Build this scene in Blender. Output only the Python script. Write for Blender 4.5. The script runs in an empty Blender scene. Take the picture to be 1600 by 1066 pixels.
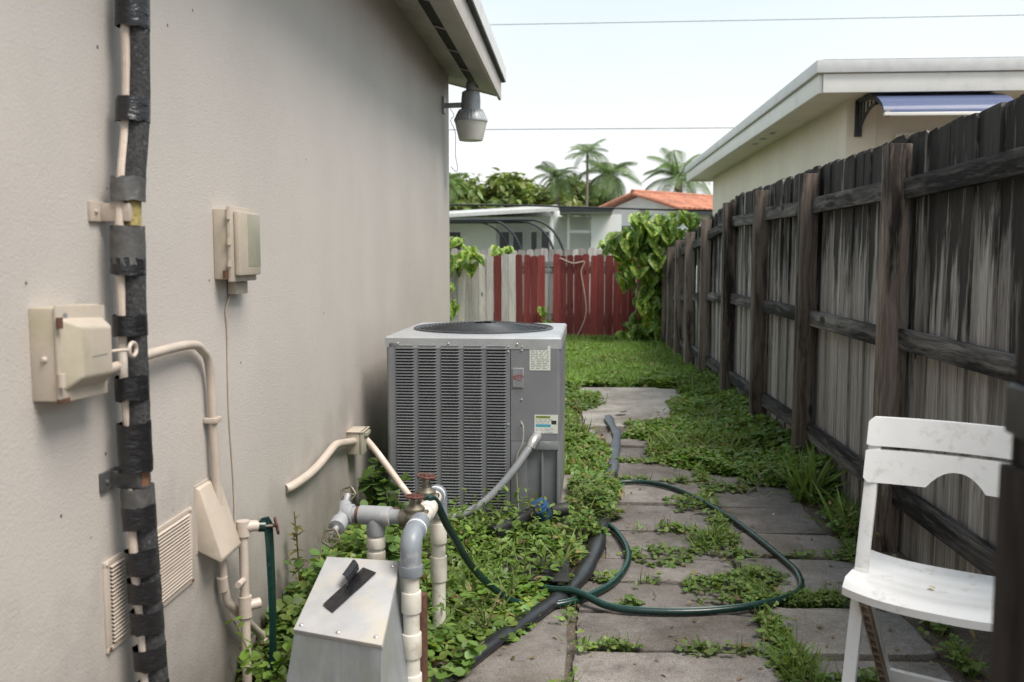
import bpy, bmesh, math, random
import numpy as np
from mathutils import Vector, Matrix, Euler
R = math.radians
random.seed(7); rng = np.random.default_rng(11)
sc = bpy.context.scene; C = sc.collection

# ------------------------------------------------------------------ camera, sky, sun, exposure
cam = bpy.data.objects.new('camera', bpy.data.cameras.new('camera')); C.objects.link(cam)
cam.location = (0, 0, 1.29)
cam.rotation_euler = (R(90 - 5.24), 0, R(3.93))
cam.data.sensor_width = 36; cam.data.lens = 36 * 1450 / 1600
cam.data.clip_start = .05; cam.data.clip_end = 2000
cam.data.dof.use_dof = True; cam.data.dof.focus_distance = 3.7; cam.data.dof.aperture_fstop = 4.2
sc.camera = cam
sc.view_settings.view_transform = 'Standard'; sc.view_settings.look = 'None'
sc.view_settings.exposure = 1.2; sc.view_settings.gamma = 1
SUN_EL, SUN_AZ = 60, 122          # azimuth clockwise from +Y
world = bpy.data.worlds.new('World'); sc.world = world; world.use_nodes = True
wn = world.node_tree; wn.nodes.clear()
wo = wn.nodes.new('ShaderNodeOutputWorld'); bg = wn.nodes.new('ShaderNodeBackground')
sky = wn.nodes.new('ShaderNodeTexSky'); sky.sky_type = 'NISHITA'; sky.sun_disc = False
sky.sun_elevation = R(SUN_EL); sky.sun_rotation = R(SUN_AZ); sky.dust_density = 3
bg.inputs['Strength'].default_value = .1
tc = wn.nodes.new('ShaderNodeTexCoord'); no = wn.nodes.new('ShaderNodeTexNoise')
no.inputs['Scale'].default_value = 2.2; no.inputs['Detail'].default_value = 6
sp = wn.nodes.new('ShaderNodeSeparateXYZ'); wn.links.new(tc.outputs['Generated'], sp.inputs[0])
wn.links.new(tc.outputs['Generated'], no.inputs['Vector'])
m1 = wn.nodes.new('ShaderNodeMath'); m1.operation = 'MULTIPLY_ADD'   # thin cloud deck, thinner overhead
wn.links.new(sp.outputs['Z'], m1.inputs[0]); m1.inputs[1].default_value = -.5; m1.inputs[2].default_value = .80
m2 = wn.nodes.new('ShaderNodeMath'); m2.operation = 'MULTIPLY_ADD'; m2.use_clamp = True
wn.links.new(no.outputs['Fac'], m2.inputs[0]); m2.inputs[1].default_value = .45; wn.links.new(m1.outputs[0], m2.inputs[2])
mx = wn.nodes.new('ShaderNodeMix'); mx.data_type = 'RGBA'
wn.links.new(m2.outputs[0], mx.inputs[0]); wn.links.new(sky.outputs[0], mx.inputs[6]); ce = wn.nodes.new('ShaderNodeMapRange'); wn.links.new(sp.outputs['Z'], ce.inputs['Value']); ce.inputs['From Min'].default_value = .1; ce.inputs['From Max'].default_value = .32
cm = wn.nodes.new('ShaderNodeMix'); cm.data_type = 'RGBA'; wn.links.new(ce.outputs[0], cm.inputs[0])   # veil of cloud: whitest low, thinner and bluer above
cm.inputs[6].default_value = (4.8, 4.85, 4.85, 1); cm.inputs[7].default_value = (3.72, 4.3, 4.45, 1); wn.links.new(cm.outputs[2], mx.inputs[7])
wn.links.new(mx.outputs[2], bg.inputs['Color']); wn.links.new(bg.outputs[0], wo.inputs[0])
sd = bpy.data.lights.new('sun', 'SUN'); sd.energy = 2.3; sd.angle = R(32); sd.color = (1, .94, .87)
sun = bpy.data.objects.new('sun', sd); C.objects.link(sun)
sv = Vector((math.sin(R(SUN_AZ)) * math.cos(R(SUN_EL)), math.cos(R(SUN_AZ)) * math.cos(R(SUN_EL)), math.sin(R(SUN_EL))))
sun.rotation_euler = sv.to_track_quat('Z', 'Y').to_euler(); sun.location = sv * 30

# ------------------------------------------------------------------ materials
def nd(nt, t, out=0, props=None, **ins):
    n = nt.nodes.new('ShaderNode' + t)
    for k, v in (props or {}).items(): setattr(n, k, v)
    for k, v in ins.items():
        key = int(k[1:]) if k[0] == 'i' and k[1:].isdigit() else k.replace('_', ' ')
        s = n.inputs[key]
        if isinstance(v, bpy.types.NodeSocket): nt.links.new(v, s)
        elif isinstance(v, (tuple, list)) and s.type == 'RGBA': s.default_value = (*v[:3], 1)
        else: s.default_value = v
    return n.outputs[out]
def ramp(nt, fac, stops):
    n = nt.nodes.new('ShaderNodeValToRGB'); nt.links.new(fac, n.inputs[0])
    e = n.color_ramp.elements
    while len(e) < len(stops): e.new(.5)
    for q, (p, c) in zip(e, stops):
        q.position = p; q.color = (c, c, c, 1) if isinstance(c, (int, float)) else (*c, 1)
    return n.outputs[0]
def mixc(nt, f, a, b, mode='MIX'):
    return nd(nt, 'Mix', 2, dict(data_type='RGBA', blend_type=mode), i0=f, i6=a, i7=b)
def start(name, randomise=True, coord='Object'):
    m = bpy.data.materials.new(name); m.use_nodes = True; nt = m.node_tree
    b = nt.nodes['Principled BSDF']
    co = nd(nt, 'TexCoord', {'Object': 3, 'Generated': 0}[coord])
    if randomise:
        r = nd(nt, 'ObjectInfo', 5)
        co = nd(nt, 'VectorMath', 0, dict(operation='ADD'), i0=co, i1=nd(nt, 'VectorMath', 0, dict(operation='SCALE'), i0=(31., 17., 23.), Scale=r))
    return m, nt, b, co
def noise(nt, co, s, det=4, rough=.55, stretch=None):
    if stretch: co = nd(nt, 'Mapping', 0, Vector=co, Scale=stretch)
    return nd(nt, 'TexNoise', 0, Vector=co, Scale=s, Detail=det, Roughness=rough)
def bump(nt, b, h, dist, strength=1.0):
    nt.links.new(nd(nt, 'Bump', 0, Height=h, Distance=dist, Strength=strength), b.inputs['Normal'])
MATS = {}
def surf(name, c1, c2=None, scale=20, rough=.6, bmp=.0008, bscale=120, metal=0., dirt=None, dscale=5, damt=(.5, .75), stretch=None, spec=.5, rvar=.12, brand=0.):
    m, nt, b, co = start(name)
    c2 = c2 or tuple(x * .8 for x in c1)
    col = mixc(nt, ramp(nt, noise(nt, co, scale, 5, .6, stretch), [(.35, 0.), (.68, 1.)]), c1, c2)
    if dirt: col = mixc(nt, ramp(nt, noise(nt, co, dscale, 6, .65), [(damt[0], 0.), (damt[1], 1.)]), col, dirt)
    if brand:
        v = nd(nt, 'MapRange', 0, Value=nd(nt, 'ObjectInfo', 5), To_Min=1 - brand, To_Max=1 + brand)
        col = nd(nt, 'HueSaturation', 0, Value=v, Color=col)
    nt.links.new(col, b.inputs['Base Color'])
    nt.links.new(nd(nt, 'MapRange', 0, Value=noise(nt, co, scale * .7, 4), To_Min=max(0, rough - rvar), To_Max=min(1, rough + rvar)), b.inputs['Roughness'])
    b.inputs['Metallic'].default_value = metal; b.inputs['Specular IOR Level'].default_value = spec
    if bmp: bump(nt, b, noise(nt, co, bscale, 4, .6, stretch), bmp)
    MATS[name] = m; return m
def wood(name, axis, dark, mid, light, mold=.5, zmold=None, rough=.85):
    m, nt, b, co = start(name)
    st = [38, 38, 38]; st[axis] = 1.1
    sl = [9, 9, 9]; sl[axis] = 1.0
    warp = noise(nt, co, 3, 2)
    co2 = nd(nt, 'VectorMath', 0, dict(operation='ADD'), i0=co, i1=nd(nt, 'VectorMath', 0, dict(operation='SCALE'), i0=nd(nt, 'TexNoise', 1, Vector=co, Scale=2.5, Detail=2), Scale=.05))
    g = noise(nt, co2, 1.0, 6, .7, tuple(st))
    g2 = noise(nt, co2, 1.0, 5, .65, tuple(x * 3.2 for x in st))
    col = ramp(nt, g, [(.28, dark), (.44, mid), (.74, light)])
    col = mixc(nt, .4, col, ramp(nt, g2, [(.3, .25), (.7, 1.25)]), 'MULTIPLY')
    kn = [4.2, 4.2, 4.2]; kn[axis] = 1.7
    kd = nd(nt, 'TexVoronoi', 0, Vector=nd(nt, 'Mapping', 0, Vector=co2, Scale=tuple(kn)), Scale=1., Randomness=1.)
    col = mixc(nt, ramp(nt, kd, [(.05, .92), (.085, .75), (.10, 0.)]), col, tuple(x * .45 for x in dark))   # knots
    mo = noise(nt, co2, 1.0, 5, .7, tuple(sl))
    if zmold:
        z = nd(nt, 'SeparateXYZ', 2, Vector=nd(nt, 'TexCoord', 3))
        zz = nd(nt, 'MapRange', 0, Value=z, From_Min=zmold[0], From_Max=zmold[1], To_Min=-.12, To_Max=.22)
        mo = nd(nt, 'Math', 0, dict(operation='ADD'), i0=mo, i1=zz)
    col = mixc(nt, ramp(nt, mo, [(mold - .02, 0.), (mold + .09, .92)]), col, tuple(x * .35 for x in dark))
    v = nd(nt, 'MapRange', 0, Value=nd(nt, 'ObjectInfo', 5), To_Min=.65, To_Max=1.3)
    col = nd(nt, 'HueSaturation', 0, Value=v, Color=col)
    nt.links.new(col, b.inputs['Base Color']); b.inputs['Roughness'].default_value = rough
    b.inputs['Specular IOR Level'].default_value = .25
    h = nd(nt, 'Math', 0, dict(operation='MULTIPLY_ADD'), i0=g2, i1=.5, i2=g)
    bump(nt, b, h, .004, .9)
    MATS[name] = m; return m
def leafmat(name, trans=.35, rough=.45, varieg=None):
    m, nt, b, co = start(name)
    a = nd(nt, 'VertexColor', 0, dict(layer_name='Col'))
    if varieg:
        f = ramp(nt, noise(nt, co, 7, 4, .6), [(.50, 0.), (.60, 1.)])
        col = mixc(nt, f, varieg[0], varieg[1])
        v = nd(nt, 'MapRange', 0, Value=nd(nt, 'ObjectInfo', 5), To_Min=.6, To_Max=1.35)
        col = nd(nt, 'HueSaturation', 0, Value=v, Color=col)
    else:
        col = mixc(nt, ramp(nt, noise(nt, co, 60, 3), [(.3, 0.), (.7, .35)]), a, (.17, .19, .05))
    nt.links.new(col, b.inputs['Base Color']); b.inputs['Roughness'].default_value = rough
    b.inputs['Specular IOR Level'].default_value = .35
    t = nd(nt, 'BsdfTranslucent', 0, Color=nd(nt, 'HueSaturation', 0, Hue=.485, Saturation=1.15, Value=1.3, Color=col))
    ms = nd(nt, 'MixShader', 0, i0=trans, i1=b.outputs[0], i2=t)
    nt.links.new(ms, nt.nodes['Material Output'].inputs[0]); MATS[name] = m; return m

def stucco(name, col, grime, z0=True):
    m, nt, b, co = start(name, False)
    c = mixc(nt, ramp(nt, noise(nt, co, 1.3, 6, .6), [(.3, 0.), (.75, 1.)]), col, tuple(x * .86 for x in col))
    streak = noise(nt, co, 1.0, 5, .6, (5, 5, .55))
    c = mixc(nt, ramp(nt, streak, [(.55, 0.), (.85, .10)]), c, grime)
    blot = noise(nt, co, .9, 6, .7)
    c = mixc(nt, ramp(nt, blot, [(.56, 0.), (.78, .22)]), c, tuple(x * .8 for x in grime))
    pale = noise(nt, co, 2.2, 6, .75)
    c = mixc(nt, ramp(nt, pale, [(.66, 0.), (.78, .35)]), c, tuple(min(1, x * 1.18) for x in col))
    # splash dirt and mildew creeping up from the soil with a ragged edge
    z = nd(nt, 'SeparateXYZ', 2, Vector=co)
    sz = nd(nt, 'Math', 0, dict(operation='MULTIPLY_ADD'), i0=noise(nt, co, 2.4, 6, .7), i1=-1.1, i2=z)
    c = mixc(nt, ramp(nt, nd(nt, 'MapRange', 0, Value=sz, From_Min=-.6, From_Max=.12, To_Min=1, To_Max=0), [(.0, 0.), (1., .8)]), c, tuple(x * .42 for x in grime))
    vo = nd(nt, 'TexVoronoi', 0, Vector=co, Scale=7., Randomness=1.)
    c = mixc(nt, ramp(nt, vo, [(.022, 1.), (.035, 0.)]), c, (.08, .06, .05))
    vo2 = nd(nt, 'TexVoronoi', 0, Vector=co, Scale=19., Randomness=1.)
    c = mixc(nt, ramp(nt, vo2, [(.03, .6), (.06, 0.)]), c, tuple(min(1, x * 1.25) for x in col))
    nt.links.new(c, b.inputs['Base Color']); b.inputs['Roughness'].default_value = .6; b.inputs['Specular IOR Level'].default_value = .35
    h = nd(nt, 'Math', 0, dict(operation='MULTIPLY_ADD'), i0=noise(nt, co, 40, 4, .6), i1=.45, i2=noise(nt, co, 150, 4, .6))
    bump(nt, b, h, .0018, .8)
    MATS[name] = m; return m
def concrete(name, c1, c2, stain, sp=.5, brand=.18):
    m, nt, b, co = start(name)
    c = mixc(nt, ramp(nt, noise(nt, co, 6, 7, .7), [(.3, 0.), (.7, 1.)]), c1, c2)
    c = mixc(nt, ramp(nt, noise(nt, co, 2.6, 7, .75), [(.42, 0.), (.62, .9)]), c, stain)
    c = mixc(nt, ramp(nt, noise(nt, co, 1.4, 7, .7), [(.5, 0.), (.66, .6)]), c, (.12, .092, .066))
    c = mixc(nt, ramp(nt, noise(nt, co, 11, 6, .75), [(.55, 0.), (.7, .55)]), c, tuple(x * .6 for x in stain))
    vo = nd(nt, 'TexVoronoi', 0, Vector=co, Scale=130., Randomness=1.)
    c = mixc(nt, ramp(nt, vo, [(.10, sp), (.22, 0.)]), c, tuple(min(.8, x * 2.0) for x in c1))
    c = mixc(nt, ramp(nt, noise(nt, co, 240, 3, .6), [(.35, 1.), (.55, 0.)]), c, mixc(nt, .5, c, (.03, .028, .025)))
    v = nd(nt, 'MapRange', 0, Value=nd(nt, 'ObjectInfo', 5), To_Min=1 - brand, To_Max=1 + brand)
    c = nd(nt, 'HueSaturation', 0, Value=v, Color=c)
    nt.links.new(c, b.inputs['Base Color']); b.inputs['Roughness'].default_value = .88; b.inputs['Specular IOR Level'].default_value = .3
    h = nd(nt, 'Math', 0, dict(operation='MULTIPLY_ADD'), i0=noise(nt, co, 14, 6, .65), i1=3.0, i2=noise(nt, co, 220, 3, .6))
    bump(nt, b, h, .003, .9)
    MATS[name] = m; return m

stucco('stucco', (.52, .478, .44), (.35, .31, .27))
stucco('cream_wall', (.80, .74, .60), (.70, .64, .51))
stucco('white_wall', (.74, .75, .74), (.6, .6, .58))
surf('paint_trim', (.50, .45, .41), (.43, .39, .35), 6, .5, .0006, 60, dirt=(.25, .22, .19), damt=(.55, .8))
surf('soffit_paint', (.46, .42, .39), (.38, .35, .32), 4, .6, .0008, 60, dirt=(.22, .2, .18), dscale=3, damt=(.5, .8))
surf('mesh_screen', (.035, .032, .03), (.015, .014, .013), 160, .8, .001, 300)
surf('metal_edge', (.62, .62, .61), (.54, .54, .53), 10, .4, .0003, 60, metal=.15, dirt=(.4, .39, .36), dscale=3, damt=(.55, .85))
surf('tan_paint', (.48, .41, .345), (.42, .36, .305), 14, .45, .0006, 80, dirt=(.30, .25, .19), dscale=9, damt=(.55, .82))
surf('tan_box', (.47, .405, .335), (.41, .355, .295), 9, .45, .0006, 70, dirt=(.33, .31, .2), dscale=7, damt=(.5, .78))
surf('pink_paint', (.56, .47, .40), (.47, .39, .33), 20, .55, .0006, 90, dirt=(.7, .68, .62), dscale=12, damt=(.55, .7))
surf('grey_label', (.33, .32, .25), (.28, .27, .21), 12, .4, .0003)
surf('rust', (.12, .052, .030), (.06, .028, .018), 60, .8, .0015, 150)
surf('rust_red', (.105, .030, .022), (.055, .020, .016), 60, .65, .0015, 150, dirt=(.12, .07, .05), dscale=40)
surf('brass', (.16, .14, .10), (.10, .09, .07), 40, .5, .0012, 120, metal=.6, dirt=(.17, .17, .15), dscale=30)
surf('foam', (.016, .016, .017), (.05, .05, .052), 120, .9, .003, 150, dirt=(.11, .11, .11), dscale=90, damt=(.58, .72))
surf('tape', (.010, .010, .011), (.016, .016, .018), 30, .24, .0045, 30, stretch=(1, 1, 2.2))
surf('tape_dull', (.055, .054, .053), (.09, .088, .085), 40, .5, .0025, 40, dirt=(.2, .2, .19), dscale=40, damt=(.6, .75))
surf('insul_yellow', (.42, .34, .13), (.22, .17, .06), 90, .9, .003, 150)
surf('copper_old', (.26, .12, .06), (.12, .06, .035), 50, .6, .001, 100)
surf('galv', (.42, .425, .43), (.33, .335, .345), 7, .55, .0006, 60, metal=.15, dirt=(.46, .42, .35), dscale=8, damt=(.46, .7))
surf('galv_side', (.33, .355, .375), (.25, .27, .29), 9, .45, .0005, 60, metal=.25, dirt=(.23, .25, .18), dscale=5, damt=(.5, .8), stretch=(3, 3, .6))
surf('pvc_white', (.63, .60, .53), (.55, .52, .46), 14, .4, .0004, 60, dirt=(.34, .30, .22), dscale=14, damt=(.56, .8))
surf('pvc_grey', (.215, .24, .27), (.17, .19, .21), 18, .42, .0005, 60, dirt=(.42, .42, .40), dscale=12, damt=(.58, .75))
surf('pvc_grey_light', (.29, .30, .315), (.24, .25, .26), 14, .5, .0006, 60, dirt=(.50, .46, .40), dscale=11, damt=(.58, .75))
surf('primer', (.75, .77, .80), (.65, .67, .70), 30, .4, .0003)
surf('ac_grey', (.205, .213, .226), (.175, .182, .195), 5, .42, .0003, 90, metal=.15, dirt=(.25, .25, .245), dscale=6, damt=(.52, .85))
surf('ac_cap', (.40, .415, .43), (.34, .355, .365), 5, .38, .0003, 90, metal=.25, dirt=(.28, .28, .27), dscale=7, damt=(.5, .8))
surf('ac_dark', (.012, .012, .013), (.02, .02, .021), 30, .6, .0006)
surf('ac_guard', (.055, .06, .068), (.035, .038, .043), 30, .4, .0004)
surf('conduit_grey', (.22, .235, .25), (.18, .19, .2), 20, .5, .0006, 80, dirt=(.33, .33, .31), dscale=20, damt=(.55, .75))
surf('sticker', (.66, .68, .62), (.58, .60, .55), 18, .4, 0)
surf('ink', (.25, .26, .25), None, 20, .6, 0)
surf('ink_green', (.42, .50, .10), None, 20, .5, 0)
surf('ink_blue', (.07, .33, .45), None, 20, .5, 0)
surf('ink_black', (.03, .03, .03), None, 20, .5, 0)
surf('logo_red', (.32, .03, .03), None, 20, .4, 0)
surf('silver', (.5, .5, .5), (.4, .4, .4), 20, .35, .0002, metal=.6)
surf('string', (.45, .42, .36), None, 30, .8, 0)
surf('hose_green', (.005, .028, .022), (.004, .02, .017), 25, .28, .0004, 60, dirt=(.05, .06, .05), dscale=18, damt=(.6, .8))
surf('hose_stripe', (.02, .10, .08), None, 30, .35, 0)
surf('black_plastic', (.012, .012, .014), (.02, .021, .024), 14, .33, .0012, 18, dirt=(.05, .05, .048), dscale=12, damt=(.58, .8))
surf('greyblack_plastic', (.06, .07, .085), (.035, .042, .052), 14, .4, .0012, 18, dirt=(.15, .15, .14), dscale=12, damt=(.58, .8))
surf('blue_plastic', (.018, .075, .19), (.012, .05, .13), 20, .35, .0004, dirt=(.09, .12, .15), dscale=30)
surf('white_plastic', (.76, .76, .76), (.70, .70, .69), 8, .38, .0004, 300, dirt=(.50, .46, .40), dscale=24, damt=(.56, .78))
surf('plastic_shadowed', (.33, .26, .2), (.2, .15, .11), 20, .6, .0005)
surf('yellow_leaf', (.65, .42, .05), (.5, .28, .04), 40, .6, 0)
surf('dry_leaf', (.30, .19, .09), (.42, .33, .22), 40, .8, .001, brand=.4)
surf('twig', (.13, .10, .075), (.2, .16, .12), 60, .9, .001)
surf('stem_green', (.10, .13, .04), (.14, .10, .05), 60, .7, 0)
surf('lamp_metal', (.36, .38, .40), (.30, .32, .33), 12, .45, .0005, metal=.4, dirt=(.25, .24, .22), dscale=10)
surf('lamp_lens', (.55, .54, .50), (.46, .45, .42), 14, .35, .0006, 50)
surf('cable', (.02, .021, .024), None, 10, .6, 0)
surf('roof_tile', (.42, .17, .095), (.32, .12, .07), 6, .7, .001, dirt=(.22, .10, .07), dscale=5, brand=.2)
surf('white_paint', (.76, .77, .77), (.68, .69, .69), 3, .5, .0005, dirt=(.5, .5, .47), dscale=2, damt=(.55, .85))
surf('grey_paint', (.30, .30, .29), (.23, .23, .22), 5, .7, .001)
surf('dark_frame', (.02, .024, .03), None, 10, .45, 0)
surf('window_glass', (.03, .035, .04), (.05, .055, .06), 3, .12, 0, spec=.8)
surf('white_trim', (.79, .77, .72), (.73, .71, .66), 3, .45, .0004, dirt=(.5, .49, .45), dscale=3, damt=(.6, .85))
surf('cream_soffit', (.80, .74, .62), (.72, .67, .56), 3, .6, .0005)
surf('shingle_edge', (.05, .055, .06), (.09, .1, .11), 10, .7, .001)
surf('bark', (.13, .10, .075), (.22, .19, .15), 8, .9, .01, 20, stretch=(1, 1, .3))
surf('palm_bark', (.24, .20, .16), (.15, .12, .09), 4, .9, .01, 12, stretch=(.4, .4, 3))
wood('picket_wood', 2, (.05, .045, .042), (.29, .265, .245), (.54, .51, .48), .555, (.45, 1.85))
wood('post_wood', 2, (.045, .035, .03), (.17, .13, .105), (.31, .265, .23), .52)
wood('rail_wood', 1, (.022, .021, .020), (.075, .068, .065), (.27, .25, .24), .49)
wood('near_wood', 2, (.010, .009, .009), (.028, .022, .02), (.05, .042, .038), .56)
wood('grey_picket', 2, (.20, .185, .17), (.42, .395, .37), (.56, .53, .50), .68)
wood('red_picket', 2, (.11, .020, .020), (.175, .035, .033), (.24, .062, .056), .68)
wood('grey_rail', 0, (.08, .075, .07), (.2, .19, .18), (.3, .29, .275), .66)
leafmat('leaf'); leafmat('grass_blade', .3, .5); leafmat('tree_leaf', .25, .5)
leafmat('pothos', .3, .35, ((.12, .25, .04), (.50, .52, .15)))
leafmat('palm_leaf', .25, .45, ((.11, .19, .055), (.18, .25, .085)))
concrete('paver_concrete', (.285, .26, .24), (.215, .195, .178), (.115, .102, .09), .55, .24)
concrete('paver_pale', (.33, .31, .285), (.27, .253, .232), (.165, .155, .14), .6, .1)
concrete('slab_pale', (.40, .38, .345), (.33, .31, .28), (.22, .205, .18), .5, .08)
def soilmat():
    m, nt, b, co = start('soil', False)
    c = mixc(nt, ramp(nt, noise(nt, co, 9, 7, .7), [(.3, 0.), (.7, 1.)]), (.075, .058, .042), (.135, .112, .088))
    vo = nd(nt, 'TexVoronoi', 0, Vector=co, Scale=70., Randomness=1.)
    c = mixc(nt, ramp(nt, vo, [(.16, .8), (.3, 0.)]), c, (.25, .22, .18))
    d = nd(nt, 'VectorMath', 1, dict(operation='LENGTH'), i0=co)
    c = mixc(nt, ramp(nt, nd(nt, 'MapRange', 0, Value=nd(nt, 'SeparateXYZ', 1, Vector=co), From_Min=9.0, From_Max=9.6), [(0., 0.), (1., 1.)]), c, mixc(nt, noise(nt, co, 4, 5), (.05, .085, .022), (.09, .10, .035)))
    nt.links.new(c, b.inputs['Base Color']); b.inputs['Roughness'].default_value = .95
    h = nd(nt, 'Math', 0, dict(operation='MULTIPLY_ADD'), i0=noise(nt, co, 30, 6, .7), i1=2., i2=noise(nt, co, 160, 3, .6))
    bump(nt, b, h, .008, .9); MATS['soil'] = m
soilmat()
def glassmat():
    m, nt, b, co = start('awning_sheet', False)
    b.inputs['Base Color'].default_value = (.13, .16, .28, 1); b.inputs['Roughness'].default_value = .22
    b.inputs['Transmission Weight'].default_value = .35; b.inputs['Specular IOR Level'].default_value = .7; b.inputs['IOR'].default_value = 1.2
    MATS['awning_sheet'] = m
    m, nt, b, co = start('screen_mesh', False)
    t = nd(nt, 'BsdfTransparent', 0); b.inputs['Base Color'].default_value = (.03, .033, .036, 1)
    nt.links.new(nd(nt, 'MixShader', 0, i0=.42, i1=t, i2=b.outputs[0]), nt.nodes['Material Output'].inputs[0]); MATS['screen_mesh'] = m
glassmat()

# ------------------------------------------------------------------ mesh helpers
ROOT = {}
def empty(name, label, cat, loc=(0, 0, 0), rz=0, group=None, rot=None):
    o = bpy.data.objects.new(name, None); C.objects.link(o); o.empty_display_size = .1
    o.location = loc; o.rotation_euler = rot or (0, 0, rz)
    o['label'] = label; o['category'] = cat
    if group: o['group'] = group
    return o
def tag(o, label=None, cat=None, group=None, kind=None):
    if label: o['label'] = label
    if cat: o['category'] = cat
    if group: o['group'] = group
    if kind: o['kind'] = kind
    return o
def rootloc(o):
    while o.parent: o = o.parent
    return o.location
class MB:
    def __init__(s): s.v = []; s.f = []
    def add(s, vs, fs):
        n = len(s.v); s.v += [tuple(p) for p in vs]; s.f += [tuple(i + n for i in f) for f in fs]; return s
    def box(s, a, b, M=None, skew=None):
        (x0, y0, z0), (x1, y1, z1) = a, b
        vs = [(x, y, z) for z in (z0, z1) for x, y in ((x0, y0), (x1, y0), (x1, y1), (x0, y1))]
        if M is not None: vs = [M @ Vector(p) for p in vs]
        return s.add(vs, [(3, 2, 1, 0), (4, 5, 6, 7), (0, 1, 5, 4), (1, 2, 6, 5), (2, 3, 7, 6), (3, 0, 4, 7)])
    def beam(s, p, q, w, h, up=(0, 0, 1)):
        p, q = Vector(p), Vector(q); d = (q - p); L = d.length; d.normalize()
        side = d.cross(Vector(up)).normalized(); u = side.cross(d)
        vs = [c + side * a * w / 2 + u * b * h / 2 for c in (p, q) for a, b in ((-1, -1), (1, -1), (1, 1), (-1, 1))]
        return s.add(vs, [(0, 1, 2, 3), (7, 6, 5, 4), (0, 4, 5, 1), (1, 5, 6, 2), (2, 6, 7, 3), (3, 7, 4, 0)])
    def tube(s, pts, r, n=12, cap=True, flat=1.0):
        pts = [Vector(p) for p in pts]; rs = r if isinstance(r, (list, tuple)) else [r] * len(pts)
        t0 = (pts[1] - pts[0]).normalized(); u = t0.orthogonal().normalized()
        if flat != 1.0: u = Vector((0, 0, 1)) - t0 * t0.z; u.normalize()
        vs = []
        for i, p in enumerate(pts):
            t = (pts[min(i + 1, len(pts) - 1)] - pts[max(i - 1, 0)])
            t = t.normalized() if t.length > 1e-9 else t0
            if flat != 1.0: u = Vector((0, 0, 1)) - t * t.z
            else: u = u - t * u.dot(t)
            u = u.normalized() if u.length > 1e-6 else t.orthogonal().normalized()
            w = t.cross(u)
            for k in range(n):
                a = 2 * math.pi * k / n; vs.append(p + (u * math.cos(a) * flat + w * math.sin(a)) * rs[i])
        fs = []
        for i in range(len(pts) - 1):
            for k in range(n): fs.append((i * n + k, i * n + (k + 1) % n, (i + 1) * n + (k + 1) % n, (i + 1) * n + k))
        if cap: fs += [tuple(range(n - 1, -1, -1)), tuple((len(pts) - 1) * n + k for k in range(n))]
        return s.add(vs, fs)
    def lathe(s, prof, M=None, n=24, cap=True):
        vs = []
        for r, z in prof:
            for k in range(n):
                a = 2 * math.pi * k / n; vs.append(Vector((r * math.cos(a), r * math.sin(a), z)))
        if M is not None: vs = [M @ p for p in vs]
        fs = []
        for i in range(len(prof) - 1):
            for k in range(n): fs.append((i * n + k, i * n + (k + 1) % n, (i + 1) * n + (k + 1) % n, (i + 1) * n + k))
        if cap: fs += [tuple(range(n - 1, -1, -1)), tuple((len(prof) - 1) * n + k for k in range(n))]
        return s.add(vs, fs)
    def prism(s, poly, h0, h1, axis='Z', M=None):
        def P(a, b, h): return {'Z': (a, b, h), 'Y': (a, h, b), 'X': (h, a, b)}[axis]
        n = len(poly); vs = [P(a, b, h0) for a, b in poly] + [P(a, b, h1) for a, b in poly]
        if M is not None: vs = [M @ Vector(p) for p in vs]
        return s.add(vs, [tuple(range(n - 1, -1, -1)), tuple(range(n, 2 * n))] + [(i, (i + 1) % n, n + (i + 1) % n, n + i) for i in range(n)])
    def mesh(s, name, bevel=0, seg=2, smooth=True, ang=35):
        me = bpy.data.meshes.new(name); bm = bmesh.new()
        vs = [bm.verts.new(p) for p in s.v]
        for f in s.f:
            try: bm.faces.new([vs[i] for i in f])
            except ValueError: pass
        bmesh.ops.recalc_face_normals(bm, faces=bm.faces)
        if bevel:
            es = [e for e in bm.edges if len(e.link_faces) == 2 and e.calc_face_angle(0) > R(30)]
            bmesh.ops.bevel(bm, geom=es, offset=bevel, segments=seg, profile=.6, affect='EDGES', clamp_overlap=True)
        bm.to_mesh(me); bm.free()
        if smooth:
            me.polygons.foreach_set('use_smooth', [True] * len(me.polygons)); me.set_sharp_from_angle(angle=R(ang))
        return me
    def build(s, name, mat, parent=None, world=False, bevel=0, seg=2, smooth=True, ang=35):
        if world and parent is not None:
            l = rootloc(parent); s.v = [(x - l[0], y - l[1], z - l[2]) for x, y, z in s.v]
        me = s.mesh(name, bevel, seg, smooth, ang); me.materials.append(MATS[mat])
        return link(name, me, parent)
def link(name, me, parent=None, loc=None, rot=None, scale=None):
    o = bpy.data.objects.new(name, me); C.objects.link(o); o.parent = parent
    if loc: o.location = loc
    if rot: o.rotation_euler = rot
    if scale: o.scale = scale
    return o
def spline(pts, n=8):
    P = [Vector(p) for p in pts]; out = []
    for i in range(len(P) - 1):
        a, b, c, d = P[max(i - 1, 0)], P[i], P[i + 1], P[min(i + 2, len(P) - 1)]
        for k in range(n):
            t = k / n
            out.append(.5 * ((2 * b) + (c - a) * t + (2 * a - 5 * b + 4 * c - d) * t * t + (3 * b - a - 3 * c + d) * t ** 3))
    out.append(P[-1]); return out
def T(loc=(0, 0, 0), rot=(0, 0, 0)): return Matrix.Translation(loc) @ Euler(rot).to_matrix().to_4x4()
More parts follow.
